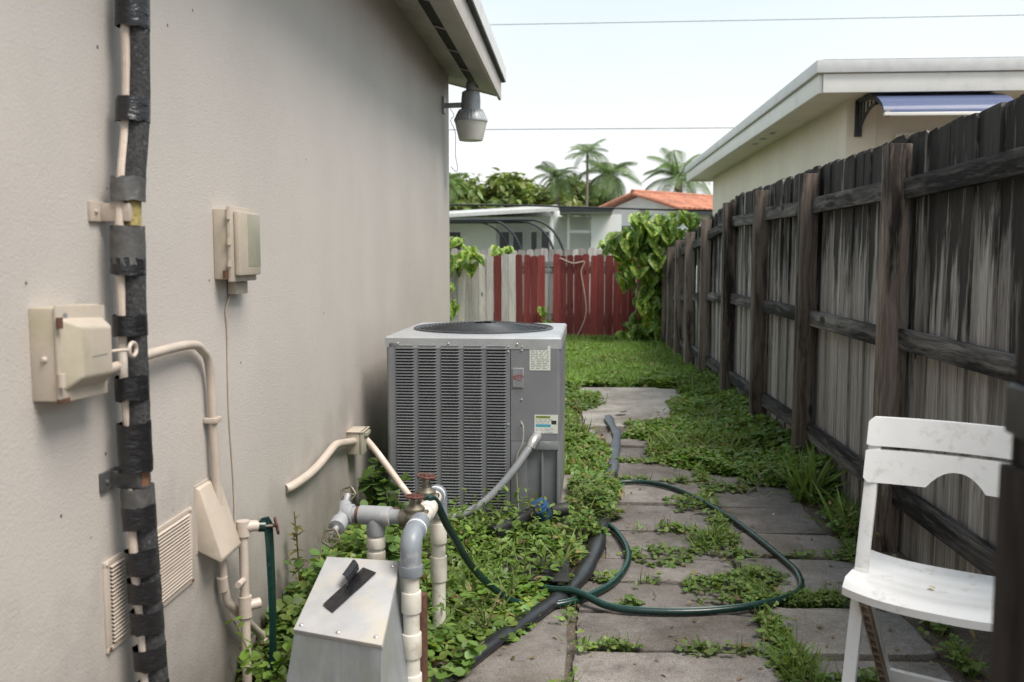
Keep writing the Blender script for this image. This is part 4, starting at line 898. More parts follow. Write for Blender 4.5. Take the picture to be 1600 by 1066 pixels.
# low house with a flat metal roof and a screened patio
lh = empty('low_house', 'low white house with flat metal roof and small dark windows', 'house', (-2, 24, 0))
MB().box((-9, 23.6, -.1), (.35, 29, 2.28)).build('wall', 'white_wall', lh, True, bevel=.01)
MB().prism([(-9, 1.98), (-.45, 2.43), (-.45, 2.50), (-9, 2.05)], 22.3, 29, 'Y').build('metal_roof', 'white_paint', lh, True)
MB().prism([(-9, 1.9), (-.42, 2.35), (-.42, 2.435), (-9, 1.985)], 22.24, 22.3, 'Y').build('roof_fascia', 'metal_edge', lh, True)
MB().box((-.40, 22.5, 2.30), (.86, 23.6, 2.40)).build('flat_roof', 'grey_paint', lh, True)
MB().box((-.42, 22.42, 2.37), (.9, 22.5, 2.45)).build('flat_roof_edge', 'dark_frame', lh, True)
MB().box((-.62, 22.5, 0), (-.54, 22.58, 2.36)).build('post', 'white_paint', lh, True)
MB().box((-.22, 23.0, 0), (-.16, 23.06, 2.30)).build('post', 'white_paint', lh, True)
MB().box((-.16, 23.0, 1.85), (.36, 23.06, 1.92)).build('beam', 'white_paint', lh, True)
MB().box((.36, 22.9, 0), (1.1, 23.4, 2.30)).build('side_wall', 'white_wall', lh, True)
for x0, x1 in ((-1.96, -1.66), (-1.62, -1.32), (-1.16, -.96), (-.9, -.66), (-3.3, -2.9)):
    wf = MB().box((x0, 23.54, 1.36), (x1, 23.598, 1.92)).build('window', 'white_paint', lh, True); MB().box((x0 + .03, 23.53, 1.39), (x1 - .03, 23.539, 1.89)).build('pane', 'window_glass', wf, True)
cn = empty('screen_canopy', 'black arched frame patio canopy with dark mesh before the low house', 'canopy', (-1.7, 20, 0))
def rib(x0, y0, flip=1):
    return spline([(x0 + flip * .62, y0, 0), (x0 + flip * .60, y0, .9), (x0 + flip * .5, y0, 1.45), (x0 + flip * .28, y0, 1.83), (x0 - .05 * flip, y0, 2.02), (x0 - .6 * flip, y0, 2.04)], 6)
for x0, y0 in ((-.78, 19.2), (-1.0, 20.4), (-1.65, 19.2), (-2.0, 20.6)): MB().tube(rib(x0, y0), .026, 8).build('arched_rib', 'dark_frame', cn, True)
MB().tube([(-5, 19.2, 2.02), (-.85, 19.2, 2.03)], .03, 8).tube([(-5, 20.5, 2.03), (-1.0, 20.5, 2.03)], .03, 8).build('top_rail', 'dark_frame', cn, True)
for x in (-2.9, -4.2): MB().tube([(x, 19.2, 0), (x, 19.2, 2.02)], .025, 8).build('upright', 'dark_frame', cn, True)
r1 = rib(-1.0, 20.4); MB().add([(p.x, y_, p.z) for y_ in (20.38, 20.42) for p in r1] + [(-1.75, 20.38, .0), (-1.75, 20.38, 2.03)], [tuple(range(len(r1))) + (2 * len(r1) + 1, 2 * len(r1))]).build('mesh_screen', 'screen_mesh', cn, True)
MB().add([(-5, 19.22, 2.035), (-.85, 19.22, 2.04), (-1.0, 20.5, 2.05), (-5, 20.5, 2.05)], [(0, 1, 2, 3)]).build('canopy_cover', 'screen_mesh', cn, True)

# overhead cables
for nm, pts_, r_, lb in (('power_line', [(-30, 21, 6.5), (0, 21, 6.38), (40, 21, 6.5)], .006, 'thin overhead line, the topmost one crossing the sky'),
                         ('power_line', [(-30, 30, 5.38), (0, 30, 5.30), (5.2, 30, 5.29), (40, 31, 5.4)], .011, 'thin overhead line crossing the sky just above the palms'),
                         ('service_cable', [(-12, 17, 2.30), (-2.2, 17, 2.22), (0, 17, 2.17), (2.4, 17, 2.10), (6, 17, 2.08)], .018, 'thick black service cable passing in front of the low house roof'),):
    tag(MB().tube(spline(pts_, 8), r_, 6).build(nm, 'cable'), lb, 'cable')

# ------------------------------------------------------------------ trees and palms beyond the houses
def tree(name, label, x, y, h, rx, ry, rz, hue, n=7000, leaf=.34, group='trees beyond the houses', trunk_h=None):
    t = empty(name, label, 'tree', (x, y, 0), 0, group)
    tb = MB().tube(spline([(0, 0, -.1), (.1, .05, h * .3), (-.05, 0, h * .6), (0, 0, h - rz)], 5), [.2 - .006 * k for k in range(16)], 8)
    for k in range(7):
        a = random.random() * 6.28; tb.tube([(0, 0, h * .45), (math.cos(a) * rx * .35, math.sin(a) * ry * .35, h * .62), (math.cos(a) * rx * .7, math.sin(a) * ry * .7, h * .78)], [.09, .06, .02], 6)
    tb.build('trunk', 'bark', t)
    m_ = 46; u = rng.normal(size=(m_, 3)); u /= np.linalg.norm(u, axis=1)[:, None]
    cen = u * (rng.uniform(.35, 1., (m_, 1)) ** .5) * np.array([rx, ry, rz]) * .85 + np.array([0, 0, h - rz]); cr = rng.uniform(.28, .5, m_) * min(rx, rz) * 1.0
    idx = rng.integers(0, m_, n); d = rng.normal(size=(n, 3)); d /= np.linalg.norm(d, axis=1)[:, None]
    pos = cen[idx] + d * (cr[idx] * rng.uniform(.55, 1.05, n))[:, None]
    base = np.array(hue); tone = rng.uniform(.6, 1.35, m_)[idx] * rng.uniform(.75, 1.3, n)
    col = base[None, :] * tone[:, None] * (1 + rng.normal(0, .08, (n, 3)))
    scatter('crown', *POINTY, pos, rotm(rng.uniform(0, 6.28, n), rng.uniform(-1.3, .5, n), rng.normal(0, .5, n)), rng.uniform(.6, 1.25, n) * leaf, np.clip(col, 0, 1), 'tree_leaf', t)
tree('broadleaf_tree', 'dense green tree rising right beside the stucco wall corner', -5.6, 38, 4.75, 2.0, 2.0, 1.5, (.15, .21, .06))
tree('broadleaf_tree', 'rounded green tree behind the flat metal roof', -3.1, 40, 4.75, 1.8, 1.8, 1.35, (.17, .23, .065))
tree('broadleaf_tree', 'yellowish green bushy tree between the rounded tree and the palms', -1.3, 41, 4.4, 1.5, 1.5, 1.5, (.19, .225, .08), 6000)
tree('broadleaf_tree', 'dark green tree just behind the slender palm trunk', .2, 43, 4.9, 1.5, 1.5, 1.7, (.12, .17, .06), 6000)
tree('broadleaf_tree', 'low green shrub tree behind the tiled gable roof', 1.3, 37, 3.35, 1.2, 1.2, 1.0, (.16, .23, .065), 4000)
tree('broadleaf_tree', 'low dark hedge tree behind the screened canopy', -3.0, 33, 3.35, 3.0, 1.2, 1.1, (.11, .16, .05), 6000)
def frond_mesh(L_, droop, nl, lw):
    vs = []; fs = []; spine = []
    for i in range(nl + 1):
        t = i / nl; spine.append(Vector((0, L_ * (t - .25 * droop * t * t), L_ * (.45 * t - droop * t * t * .9))))
    for i in range(2, nl + 1):
        p = spine[i]; d = (spine[i] - spine[i - 1]).normalized(); ll = L_ * .36 * math.sin(math.pi * (.12 + .8 * i / nl)) 
        for s in (-1, 1):
            tip = p + Vector((s * .75, 0, 0)) * ll + d * ll * .55 + Vector((0, 0, -.45 * ll)); mid = p.lerp(tip, .5) + Vector((0, 0, .08 * ll)); n = len(vs)
            w_ = d * lw; vs += [p - w_ * .6, p + w_ * .6, mid + w_, mid - w_, tip]; fs += [(n, n + 1, n + 2, n + 3), (n + 3, n + 2, n + 4)]
    for a, b in zip(spine, spine[1:]):
        n = len(vs); w_ = Vector((.012 * L_, 0, 0)); vs += [a - w_, a + w_, b + w_, b - w_]; fs.append((n, n + 1, n + 2, n + 3))
    me = bpy.data.meshes.new('frond'); me.from_pydata([tuple(v) for v in vs], [], fs); me.materials.append(MATS['palm_leaf']); return me
def palm(label, x, y, h, L_, nf, r_, droop, tilt=(.9, -.35), bend=.2):
    t = empty('palm_tree', label, 'palm tree', (x, y, 0), 0, 'palms beyond the houses')
    pts_ = spline([(0, 0, -.1), (bend * .4, 0, h * .4), (bend, 0, h * .75), (bend, 0, h)], 6)
    MB().tube(pts_, [r_ * (1.25 - .4 * i / len(pts_)) for i in range(len(pts_))], 10).build('trunk', 'palm_bark', t)
    ms = [frond_mesh(L_, droop * f_, 26, L_ * .010) for f_ in (.75, 1.0, 1.3)]
    for k in range(nf):
        e = tilt[0] + (tilt[1] - tilt[0]) * (k / nf) + random.uniform(-.12, .12)
        link('frond', random.choice(ms), t, (bend, 0, h), (e, random.uniform(-.25, .25), k * 2.39996 + random.uniform(-.3, .3)), [random.uniform(.8, 1.1)] * 3)
palm('slender palm with thin pale trunk standing above the tree line', .36, 36, 5.15, 1.0, 18, .055, .75, (.95, -.6), .05)
palm('broad drooping palm right beside the slender palm', 1.25, 37, 4.4, 1.6, 32, .14, .95, (1.0, -.9), .0)
palm('palm with thick ringed trunk rising behind the orange roof', 4.0, 38, 4.4, 1.75, 24, .16, .75, (1.0, -.5), .1)
palm('small feathery palm left of the slender palm, among dark foliage', -.75, 37, 4.3, 1.35, 24, .1, .9, (1.0, -.6), .0)
palm('low palm with drooping crown close to the stucco wall corner', -4.8, 34, 3.9, 1.2, 30, .1, .95, (.9, -.8), .0)
# ------------------------------------------------------------------ plants
def pothos_leaf(sz, fold):
    half = [(0, 0), (.20, -.12), (.40, -.05), (.50, .18), (.44, .48), (.26, .78), (0, 1.05)]; vs = []; fs = []
    rows = [0, .15, .4, .7]
    pts_ = [(0, .02, 0)] + [(0, t, -fold * .3) for t in (.25, .5, .75)] + [(0, 1.05, -.22)]
    R_ = [(x, y_, fold * x - .18 * y_ * y_) for x, y_ in half[1:-1]]
    vs = [(0, .02, 0), (0, .25, -.02), (0, .5, -.06), (0, .75, -.12), (0, 1.05, -.26)]
    for s in (1, -1): vs += [(s * x, y_, z + random.uniform(-.03, .03)) for x, y_, z in R_]
    for o_ in (5, 10): fs += [(0, o_, o_ + 1), (0, o_ + 1, 1), (1, o_ + 1, o_ + 2), (1, o_ + 2, 2), (2, o_ + 2, o_ + 3), (2, o_ + 3, 3), (3, o_ + 3, o_ + 4), (3, o_ + 4, 4)]
    me = bpy.data.meshes.new('pothos_leaf'); me.from_pydata([(x * sz, y_ * sz, z * sz) for x, y_, z in vs], [], fs); me.materials.append(MATS['pothos'])
    me.polygons.foreach_set('use_smooth', [True] * len(me.polygons)); return me
plm = [pothos_leaf(1, f_) for f_ in (.15, .25, .35, .1, .3)]
def pothos(label, loc, n, fn_, smin, smax, stems):
    t = empty('pothos_vine', label, 'vine', loc, 0, 'pothos vines on the fences')
    mb = MB()
    for s in stems: mb.tube(spline(s, 6), .014, 6)
    mb.build('stem', 'stem_green', t)
    for k in range(n):
        p, az = fn_(k); s = random.uniform(smin, smax)
        link('leaf', random.choice(plm), t, p, (R(random.uniform(-75, -15)), R(random.uniform(-25, 25)), az), (s, s, s))
def bigvine(k):
    while True:
        z = random.uniform(0.05, 1.95); x = random.uniform(.3, 1.75)
        lo = .82 - .25 * max(0, z - 1.2) if z > .95 else .95 - .12 * (.95 - z)
        if z > 1.3: lo = .42 + .25 * abs(z - 1.45); hi = 1.75 - .25 * max(0, z - 1.7)
        elif z > .9: lo = .62; hi = 1.4
        elif z > .3: lo = .88; hi = 1.35
        else: lo = .70; hi = 1.38
        top = 1.42 + .5 * min(1, max(0, (x - .35) / .5))
        if lo < x < hi and z < top: break
    y_ = random.uniform(-.35, .25) - .15 * (1 - abs(z - 1.3))
    return (x, y_, z), R(random.uniform(-70, 70)) + math.pi
pothos('large variegated pothos climbing the corner of the red and dark fences', (0, 13.75, 0), 250, bigvine, .13, .29, [[(1.1, 0, 0), (1.05, -.1, .6), (1.15, 0, 1.2), (.8, -.1, 1.6)], [(1.2, .1, 0), (1.25, 0, .8), (1.1, -.1, 1.5), (1.5, 0, 1.75)]])
pothos('pothos spilling over the grey boards beside the stucco wall corner', (-1.85, 14.1, 0), 30, lambda k: ((random.uniform(-.25, .36), random.uniform(-.15, .2), random.uniform(1.12, 1.6) if k < 20 else random.uniform(.1, 1.2) if k < 26 else random.uniform(1.3, 1.55)), R(random.uniform(-80, 80)) + math.pi) if k < 20 else ((random.uniform(-.25, .0), random.uniform(-.1, .1), random.uniform(.1, 1.2)), math.pi), .15, .27, [[(-.1, .1, 0), (-.12, .05, .7), (0, .1, 1.3)]])
pothos('small pothos sprig peeking over the grey boards', (-1.15, 14.75, 0), 9, lambda k: ((random.uniform(-.12, .14), random.uniform(-.1, .1), random.uniform(1.32, 1.46)), R(random.uniform(-80, 80)) + math.pi), .1, .2, [[(0, 0, 0), (0, 0, .7), (0, 0, 1.4)]])
pothos('small pothos leaves growing through the gap between red boards', (-.42, 14.5, 0), 8, lambda k: ((random.uniform(-.16, .12), -.16, random.uniform(.12, .5)), R(random.uniform(-60, 60)) + math.pi), .09, .15, [[(0, .1, 0), (0, -.14, .2), (0, -.14, .5)]])
tag(MB().tube(spline([(-.05, 14.36, .0), (.06, 14.36, .12), (.16, 14.36, .42), (.13, 14.36, .75), (.08, 14.36, 1.05), (.13, 14.36, 1.2), (-.05, 14.36, 1.18), (-.25, 14.36, 1.26)], 6), .007, 6).build('dry_vine', 'string'), 'bare pale vine stem climbing over the red boards', 'vine')

aleft = [(2.2, -.46), (2.7, -.42), (3.07, -.25), (3.36, -.12), (3.58, -.02), (3.9, .05), (4.3, .11), (4.6, .22), (5.0, .25), (5.2, .20), (5.75, .2), (6.2, .2), (6.7, .1), (7.0, .0), (7.4, .03), (9.1, .02)]
bright = [(4.4, 1.36), (4.9, 1.30), (5.15, 1.22), (5.35, .95), (5.55, .62), (5.9, .46), (6.5, .40), (6.9, .50), (7.2, .70), (7.6, .84), (8.2, .98), (9.0, 1.0), (9.2, .55), (9.6, .2)]
ia = lambda y: np.interp(y, [a for a, b in aleft], [b for a, b in aleft]); ib = lambda y: np.interp(y, [a for a, b in bright], [b for a, b in bright])
def blocked(x, y):
    b = (x > -.93) & (x < .0 - .03) & (y > 4.15) & (y < 5.16)
    b |= inpoly(x, y, [(-.78, 2.2), (-.47, 2.2), (-.42, 2.72), (-.77, 2.78)])
    return b
def weeds(name, x, y, hgt, dens, leaf=(.018, .034), hue=(.10, .20, .042), tri=True, parent=None, mat='leaf'):
    n = len(x); z = hgt * rng.uniform(.35, 1.05, n); az = rng.uniform(0, 6.28, n); P_, A_, S_, C_, TI = [], [], [], [], []
    s = rng.uniform(*leaf, n); s *= (.7 + .75 * vnoise(x, y, 2.3, 21)); tone = (.65 + .7 * vnoise(x, y, 3, 5)) * rng.uniform(.7, 1.3, n); dead = rng.uniform(0, 1, n) < .035; yel = (rng.uniform(0, 1, n) ** 3 * .7)
    for k in range(3 if tri else 1):
        a = az + (k - 1) * 1.7 + rng.normal(0, .15, n); P_.append(np.stack([x, y, z], 1)); A_.append(a); S_.append(s * rng.uniform(.85, 1.15, n))
        c = np.array(hue)[None] * tone[:, None]; c = c * (1 - yel[:, None]) + np.array([.24, .29, .07])[None] * yel[:, None] * tone[:, None]
        c[dead] = np.array([.26, .19, .09]) * rng.uniform(.5, 1.2, (dead.sum(), 1)); C_.append(c * (1 + rng.normal(0, .05, (n, 3)))); TI.append(rng.normal(-.05, .38, n))
    N_ = sum(len(p) for p in P_)
    o = scatter(name, *LEAF, np.concatenate(P_), rotm(np.concatenate(A_), np.concatenate(TI), rng.normal(0, .3, N_)), np.concatenate(S_), np.clip(np.concatenate(C_), 0, 1), mat, parent)
    return o
# trailing ground cover left of the pavers
n = 30000; x = rng.uniform(-.99, .45, n); y = rng.uniform(2.3, 9.2, n)
edge = ia(y) + (vnoise(x, y, 6, 1) - .5) * .16; k = (x < edge) & ~blocked(x, y) & (vnoise(x, y, 4, 2) + vnoise(x, y, 11, 3) * .5 > .46)
k &= ~((x < -.5) & (y < 2.55)) & ~((y > 5.2) & (x < -.3) & (rng.uniform(0, 1, n) < .6)) & ~((y > 3.42) & (y < 3.8) & (x > -.3) & (x < .0) & (rng.uniform(0, 1, n) < .8))
x, y = x[k], y[k]
ht = .03 + .07 * vnoise(x, y, 5, 4) + .11 * np.exp(-((x + .42) / .35) ** 2 - ((y - 3.9) / .28) ** 2) + .12 * np.exp(-((x + .88) / .14) ** 2 - ((y - 3.3) / .7) ** 2) + .10 * np.exp(-((x - .06) / .14) ** 2 - ((y - 4.5) / .5) ** 2)
ht = ht * np.clip((edge[k] - x) / .12 + .35, .35, 1)
tag(weeds('ground_cover', x, y, ht, 1), 'trailing round leaved weeds covering the soil around the condenser', 'weeds', kind='stuff')
n = 3800; x2 = rng.uniform(-.98, .1, n); y2 = rng.uniform(2.5, 4.3, n); k = (x2 < ia(y2) - .05) & ~blocked(x2, y2); x2, y2 = x2[k], y2[k]; n = len(x2)
h2 = .05 + .16 * vnoise(x2, y2, 4, 9) + .06 * np.exp(-((x2 + .3) / .3) ** 2)
tag(scatter('fine_weeds', *POINTY, np.stack([x2, y2, h2 * rng.uniform(.3, 1.2, n)], 1), rotm(rng.uniform(0, 6.28, n), rng.normal(.1, .5, n), rng.normal(0, .4, n)), rng.uniform(.02, .045, n), np.array([.11, .19, .045])[None] * rng.uniform(.5, 1.5, (n, 1)), 'leaf'), 'narrow leaved weeds mixed among the pipes and pump cover', 'weeds', kind='stuff')
# bed along the dark fence
n = 42000; x = rng.uniform(.2, 1.46, n); y = rng.uniform(4.4, 9.9, n)
edge = ib(y) + (vnoise(x, y, 7, 6) - .5) * .22; k = (x > edge) & (x < fxx(y) + .0) & (vnoise(x, y, 5, 8) + vnoise(x, y, 13, 3) * .5 > .40); x, y = x[k], y[k]
ht = (.025 + .06 * vnoise(x, y, 5, 7) + .10 * np.exp(-((x - 1.4) / .16) ** 2) * (y > 5)) * np.clip((x - edge[k]) / .15 + .3, .3, 1)
tag(weeds('clover_bed', x, y, ht, 1, hue=(.125, .235, .052)), 'bright green clover like weeds spreading along the dark fence', 'weeds', kind='stuff')
n = 3600; x = np.concatenate([rng.uniform(-.98, .2, n), rng.uniform(.5, 1.42, n)]); y = np.concatenate([rng.uniform(2.6, 7, n), rng.uniform(4.6, 9, n)])
k = (((x < ia(y) - .03) & (x < .45)) | ((x > ib(y)) & (x > .45))) & ~blocked(x, y) & (vnoise(x, y, 3, 31) > .45); x, y = x[k], y[k]; n = len(x)
tag(scatter('bed_grass', *BLADE, np.stack([x, y, np.full(n, -.015)], 1), rotm(rng.uniform(0, 6.28, n), rng.normal(0, .45, n), rng.normal(0, .45, n)), rng.uniform(.07, .2, n), np.array([.16, .24, .06])[None] * rng.uniform(.5, 1.4, (n, 1)), 'grass_blade'), 'thin grass blades poking through the leafy weeds', 'grass', kind='stuff')
n = 1500; x = rng.uniform(-.9, 1.38, n); y = rng.uniform(2.7, 8, n); k = (((x < ia(y) + .03) & (x < .45)) | ((x > ib(y) - .1) & (x > .45))) & ~blocked(x, y); x, y = x[k], y[k]; n = len(x)
tag(scatter('dead_leaves', *POINTY, np.stack([x, y, rng.uniform(.01, .1, n)], 1), rotm(rng.uniform(0, 6.28, n), rng.normal(0, .4, n), rng.normal(0, .4, n)), rng.uniform(.015, .05, n), np.array([.26, .18, .09])[None] * rng.uniform(.4, 1.5, (n, 1)), 'leaf'), 'dried brown leaves caught among the ground weeds', 'leaves', kind='stuff')
# clover running into the lawn
n = 16000; x = rng.uniform(-1.6, 1.3, n); y = rng.uniform(9.1, 14.2, n); k = (vnoise(x, y, 1.6, 12) + .5 * (x - .4) > .45); x, y = x[k], y[k]
tag(weeds('lawn_clover', x, y, .03 + .05 * vnoise(x, y, 3, 2), 1, (.03, .05), (.13, .24, .05)), 'clover patches mixed into the back lawn', 'weeds', kind='stuff')
n = 75000; x = rng.uniform(-3.2, 1.33, n); y = rng.uniform(9.08, 14.38, n); k = (y > 9.15 + .15 * vnoise(x, y, 5, 1)); x, y = x[k], y[k]; n = len(x)
tone = .7 + .6 * vnoise(x, y, 1.2, 4); col = np.array([.18, .33, .06])[None] * tone[:, None] * rng.uniform(.7, 1.35, (n, 1)); dry = rng.uniform(0, 1, n) < .09; col[dry] = (.32, .29, .13)
tag(scatter('lawn_grass', *BLADE, np.stack([x, y, np.full(n, -.02)], 1), rotm(rng.uniform(0, 6.28, n), rng.normal(0, .25, n), rng.normal(0, .25, n)), rng.uniform(.06, .13, n), col, 'grass_blade'), 'short green lawn grass before the red fence', 'grass', kind='stuff')
# blades and moss in paver joints and bare soil
segs = [((.0, 2.955), (.64, 2.96), 90), ((.66, 2.6), (.69, 3.3), 420), ((-.02, 2.0), (-.01, 3.3), 60), ((.02, 3.61), (.66, 3.61), 90), ((.68, 3.42), (1.2, 3.41), 380), ((.68, 3.3), (.7, 4.8), 420), ((.14, 4.32), (.7, 4.32), 60), ((.7, 3.95), (1.2, 3.95), 120), ((1.2, 3.9), (1.33, 5.1), 650), ((1.2, 2.6), (1.34, 3.9), 200), ((.2, 5.28), (1.2, 5.24), 200), ((.2, 5.75), (.7, 5.75), 140), ((.72, 4.8), (.75, 5.7), 180), ((-.03, 7.0), (.0, 9.1), 700)]
X, Y = [], []
for (a, b), (c, d), m_ in segs:
    t = rng.beta(1, 1, m_); cc_ = rng.uniform(0, 1, 6); cl = cc_[rng.integers(0, 6, m_)] + rng.normal(0, .03, m_); t = np.clip(np.where(rng.uniform(0, 1, m_) < .88, cl, t), 0, 1); X.append(a + (c - a) * t + rng.normal(0, .012, m_)); Y.append(b + (d - b) * t + rng.normal(0, .012, m_))
x, y = np.concatenate(X), np.concatenate(Y); n = len(x)
tag(scatter('joint_grass', *BLADE, np.stack([x, y, np.full(n, -.015)], 1), rotm(rng.uniform(0, 6.28, n), rng.normal(0, .45, n), rng.normal(0, .45, n)), rng.uniform(.025, .085, n), np.array([.13, .22, .05])[None] * rng.uniform(.5, 1.5, (n, 1)), 'grass_blade'), 'grass blades sprouting from the joints between pavers', 'grass', kind='stuff')
k = rng.uniform(0, 1, n) < .55
tag(weeds('joint_weeds', x[k] + rng.normal(0, .02, k.sum()), y[k] + rng.normal(0, .02, k.sum()), np.full(k.sum(), .028), 1, (.012, .024), (.12, .20, .05)), 'tiny leafy weeds rooted in the joints between pavers', 'weeds', kind='stuff')
# single plants, each its own thing
def patch(label, cx, cy, rx, ry, n, h_, leaf=(.016, .03), hue=(.12, .22, .05), blades=0):
    t = empty('weed_patch', label, 'weed', (cx, cy, 0), 0, 'weeds among the pavers')
    a = rng.uniform(0, 6.28, n); r_ = np.sqrt(rng.uniform(0, 1, n)) * (.75 + .5 * vnoise(np.cos(a) * 2 + cx * 9, np.sin(a) * 2, 1.5)); x, y = r_ * np.cos(a) * rx, r_ * np.sin(a) * ry
    weeds('leaves', x, y, h_ * (1.15 - .8 * np.clip(r_, 0, 1)), 1, leaf, hue, True, t)['kind'] = 'stuff'
    m_ = max(6, n // 14); scatter('stems', *BLADE, np.stack([x[:m_] * .5, y[:m_] * .5, np.full(m_, -.01)], 1), rotm(rng.uniform(0, 6.28, m_), rng.normal(0, .4, m_), rng.normal(0, .3, m_)), np.full(m_, h_ * 1.1 + .02), np.tile([(.10, .12, .04)], (m_, 1)), 'leaf', t)['kind'] = 'stuff'
    if blades: scatter('grass_blades', *BLADE, np.stack([rng.normal(0, rx * .35, blades), rng.normal(0, ry * .35, blades), np.full(blades, -.01)], 1), rotm(rng.uniform(0, 6.28, blades), rng.normal(-.1, .45, blades), rng.normal(0, .4, blades)), rng.uniform(.6, 1.25, blades) * h_ * 1.7, np.array([.14, .24, .05])[None] * rng.uniform(.6, 1.4, (blades, 1)), 'grass_blade', t)['kind'] = 'stuff'
patch('round leaved weed patch on the paver inside the hose loop', .37, 3.93, .17, .13, 90, .035)
patch('weed cluster where the hose curve meets the pale paver', .60, 3.52, .17, .16, 150, .045, blades=40)
patch('bushy weed beside the crossing of hose and pale slab', .74, 3.66, .10, .12, 90, .05)
patch('grassy weed tuft leaning on the long hose curve', .60, 4.1, .09, .15, 60, .06, blades=90)
patch('low weeds trailing out past the bend of the hose', .95, 3.47, .17, .05, 70, .035, blades=30)
patch('small weed in the joint between two front pavers', .12, 2.975, .07, .03, 34, .035, (.012, .022), blades=10)
patch('small twin leaved weed just under the hose on the paver', .20, 3.36, .045, .04, 16, .03)
patch('tall grassy weed clump along the front of the pale slab joint', .70, 2.83, .06, .22, 90, .06, blades=150)
patch('leafy weed with pointed leaves in front of the pale slab', .86, 2.72, .10, .09, 70, .06, (.02, .035))
patch('tall leafy weed clump at the foot of the dark fence before the chair', 1.26, 5.0, .10, .22, 170, .15, blades=60)
patch('loose leafy weed at the fence foot behind the chair back', 1.29, 4.38, .08, .20, 110, .12, blades=30)
patch('grass tuft under the chair against the fence', 1.28, 3.45, .07, .2, 24, .05, blades=90)
patch('low weeds creeping over the left edge of the pale slab', .10, 8.2, .14, .5, 200, .06, (.025, .045), blades=120)
patch('clover spreading over the fence side edge of the pale slab', 1.0, 7.8, .2, .6, 300, .05, (.025, .045), blades=60)
patch('weeds spilling over the near corner of the pale slab', .62, 7.05, .25, .16, 160, .05, (.025, .04))
patch('sprawling weed over the far dark pavers', .62, 4.78, .14, .16, 90, .035, blades=40)
patch('weed strip in the joint by the far end of the hose', .85, 5.12, .16, .08, 80, .03, blades=30)
def sapling(label, cx, cy, h_, n, spread, leaf, hue, tip=None, tmpl=POINTY):
    t = empty('weed_plant', label, 'plant', (cx, cy, 0), 0); mb = MB(); P_, A_ = [], []
    for s in range(max(2, n // 22)):
        a = random.random() * 6.28; l_ = h_ * random.uniform(.65, 1.05); dx, dy = math.cos(a) * spread, math.sin(a) * spread
        pts_ = spline([(0, 0, -.02), (dx * .25, dy * .25, l_ * .5), (dx, dy, l_)], 6); mb.tube(pts_, .0022, 5)
        for q_ in range(22): p = pts_[int((.25 + .75 * random.random()) * (len(pts_) - 1))]; P_.append(tuple(p)); A_.append(random.random() * 6.28)
    mb.build('stem', 'stem_green', t); m_ = len(P_)
    scatter('leaves', *tmpl, np.array(P_), rotm(np.array(A_), rng.normal(0, .45, m_), rng.normal(0, .4, m_)), rng.uniform(*leaf, m_), np.array(hue)[None] * rng.uniform(.6, 1.4, (m_, 1)), 'leaf', t)['kind'] = 'stuff'
sapling('bright green young weed growing beside the tan conduit at the wall foot', -.86, 2.42, .30, 88, .08, (.02, .04), (.14, .26, .04), tmpl=LEAF)
sapling('tall reddish green weed spike against the wall left of the pump cover', -.95, 3.08, .40, 44, .015, (.02, .04), (.14, .12, .04))
sapling('broad leaved dark weed growing between wall and condenser', -.93, 4.10, .42, 88, .08, (.045, .075), (.06, .13, .032), tmpl=LEAF)
sapling('broad leaved weed in front of the left condenser corner', -.78, 3.95, .30, 110, .16, (.04, .065), (.07, .15, .037), tmpl=LEAF)
sapling('leafy weed rising behind the grey tee pipe', -.72, 3.35, .36, 110, .15, (.035, .06), (.075, .16, .038), tmpl=LEAF)
sapling('leafy weed left of the broken valve wheel by the wall', -.88, 2.95, .30, 88, .10, (.03, .055), (.075, .155, .038), tmpl=LEAF)
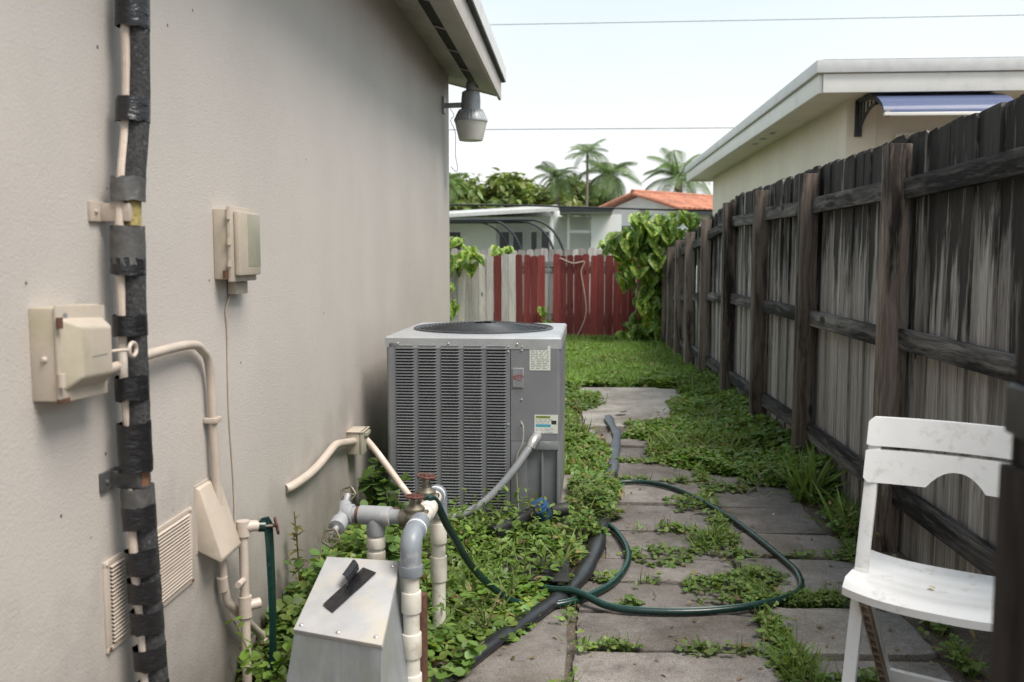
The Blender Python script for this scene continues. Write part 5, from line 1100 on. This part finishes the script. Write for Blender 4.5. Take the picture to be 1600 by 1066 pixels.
sapling('feathery light green weed right of the front white riser', -.30, 3.02, .20, 132, .12, (.008, .016), (.12, .17, .05))
sapling('brownish half dried weed under the grey conduit by the condenser', -.24, 3.98, .24, 88, .10, (.02, .045), (.15, .13, .06))
sapling('leafy weed at the foot of the front white riser', -.36, 2.72, .10, 66, .10, (.03, .05), (.11, .21, .045), tmpl=LEAF)
# litter
for k, (x, y, s, lb) in enumerate(((1.02, 5.32, .05, 'curled tan dead leaf lying by the fence weeds'), (.42, 7.55, .12, 'pale scrap lying on the light slab'), (.98, 4.58, .012, 'white pebble on the far right paver'))):
    o = scatter('dead_leaf' if k == 0 else 'litter_scrap', *LEAF, np.array([[0., 0, 0]]), rotm(np.array([1.1 * k + 1.4]), np.array([.15]), np.array([.3])), [s], [(.5, .4, .3)], 'dry_leaf' if k == 0 else 'sticker'); o.location = (x, y, .016); tag(o, lb, 'leaf' if k == 0 else 'litter')
for k, (p, q_) in enumerate((((.93, 5.0), (1.12, 5.36)), ((.70, 5.2), (.95, 5.12)), ((.42, 4.32), (.47, 4.52)), ((1.03, 3.62), (1.22, 3.55)))):
    a, b = Vector((*p, .014)), Vector((*q_, .016)); m_ = a.lerp(b, .5) + Vector((.02, .01, .006)); tag(MB().tube(spline([a, m_, b], 5), .003, 5).build('twig', 'twig'), ['long dry twig beside the curled dead leaf', 'dry twig across the far paver joint', 'short twig on the paver inside the hose loop', 'dry twig on the pale slab before the chair'][k], 'twig')
n = 1700; x = rng.uniform(-.4, 1.3, n); y = rng.uniform(2.3, 6.0, n); k = (np.abs(((x + .02) % .7)) < .06) | (rng.uniform(0, 1, n) < .25) | (x > 1.18); x, y = x[k], y[k]; n = len(x)
tag(scatter('leaf_litter', *POINTY, np.stack([x, y, np.full(n, .009)], 1), rotm(rng.uniform(0, 6.28, n), rng.normal(0, .15, n), rng.normal(0, .3, n)), rng.uniform(.006, .028, n), np.array([.24, .16, .09])[None] * rng.uniform(.4, 1.5, (n, 1)), 'leaf'), 'brown leaf crumbs scattered over pavers and bare soil', 'litter', kind='stuff')
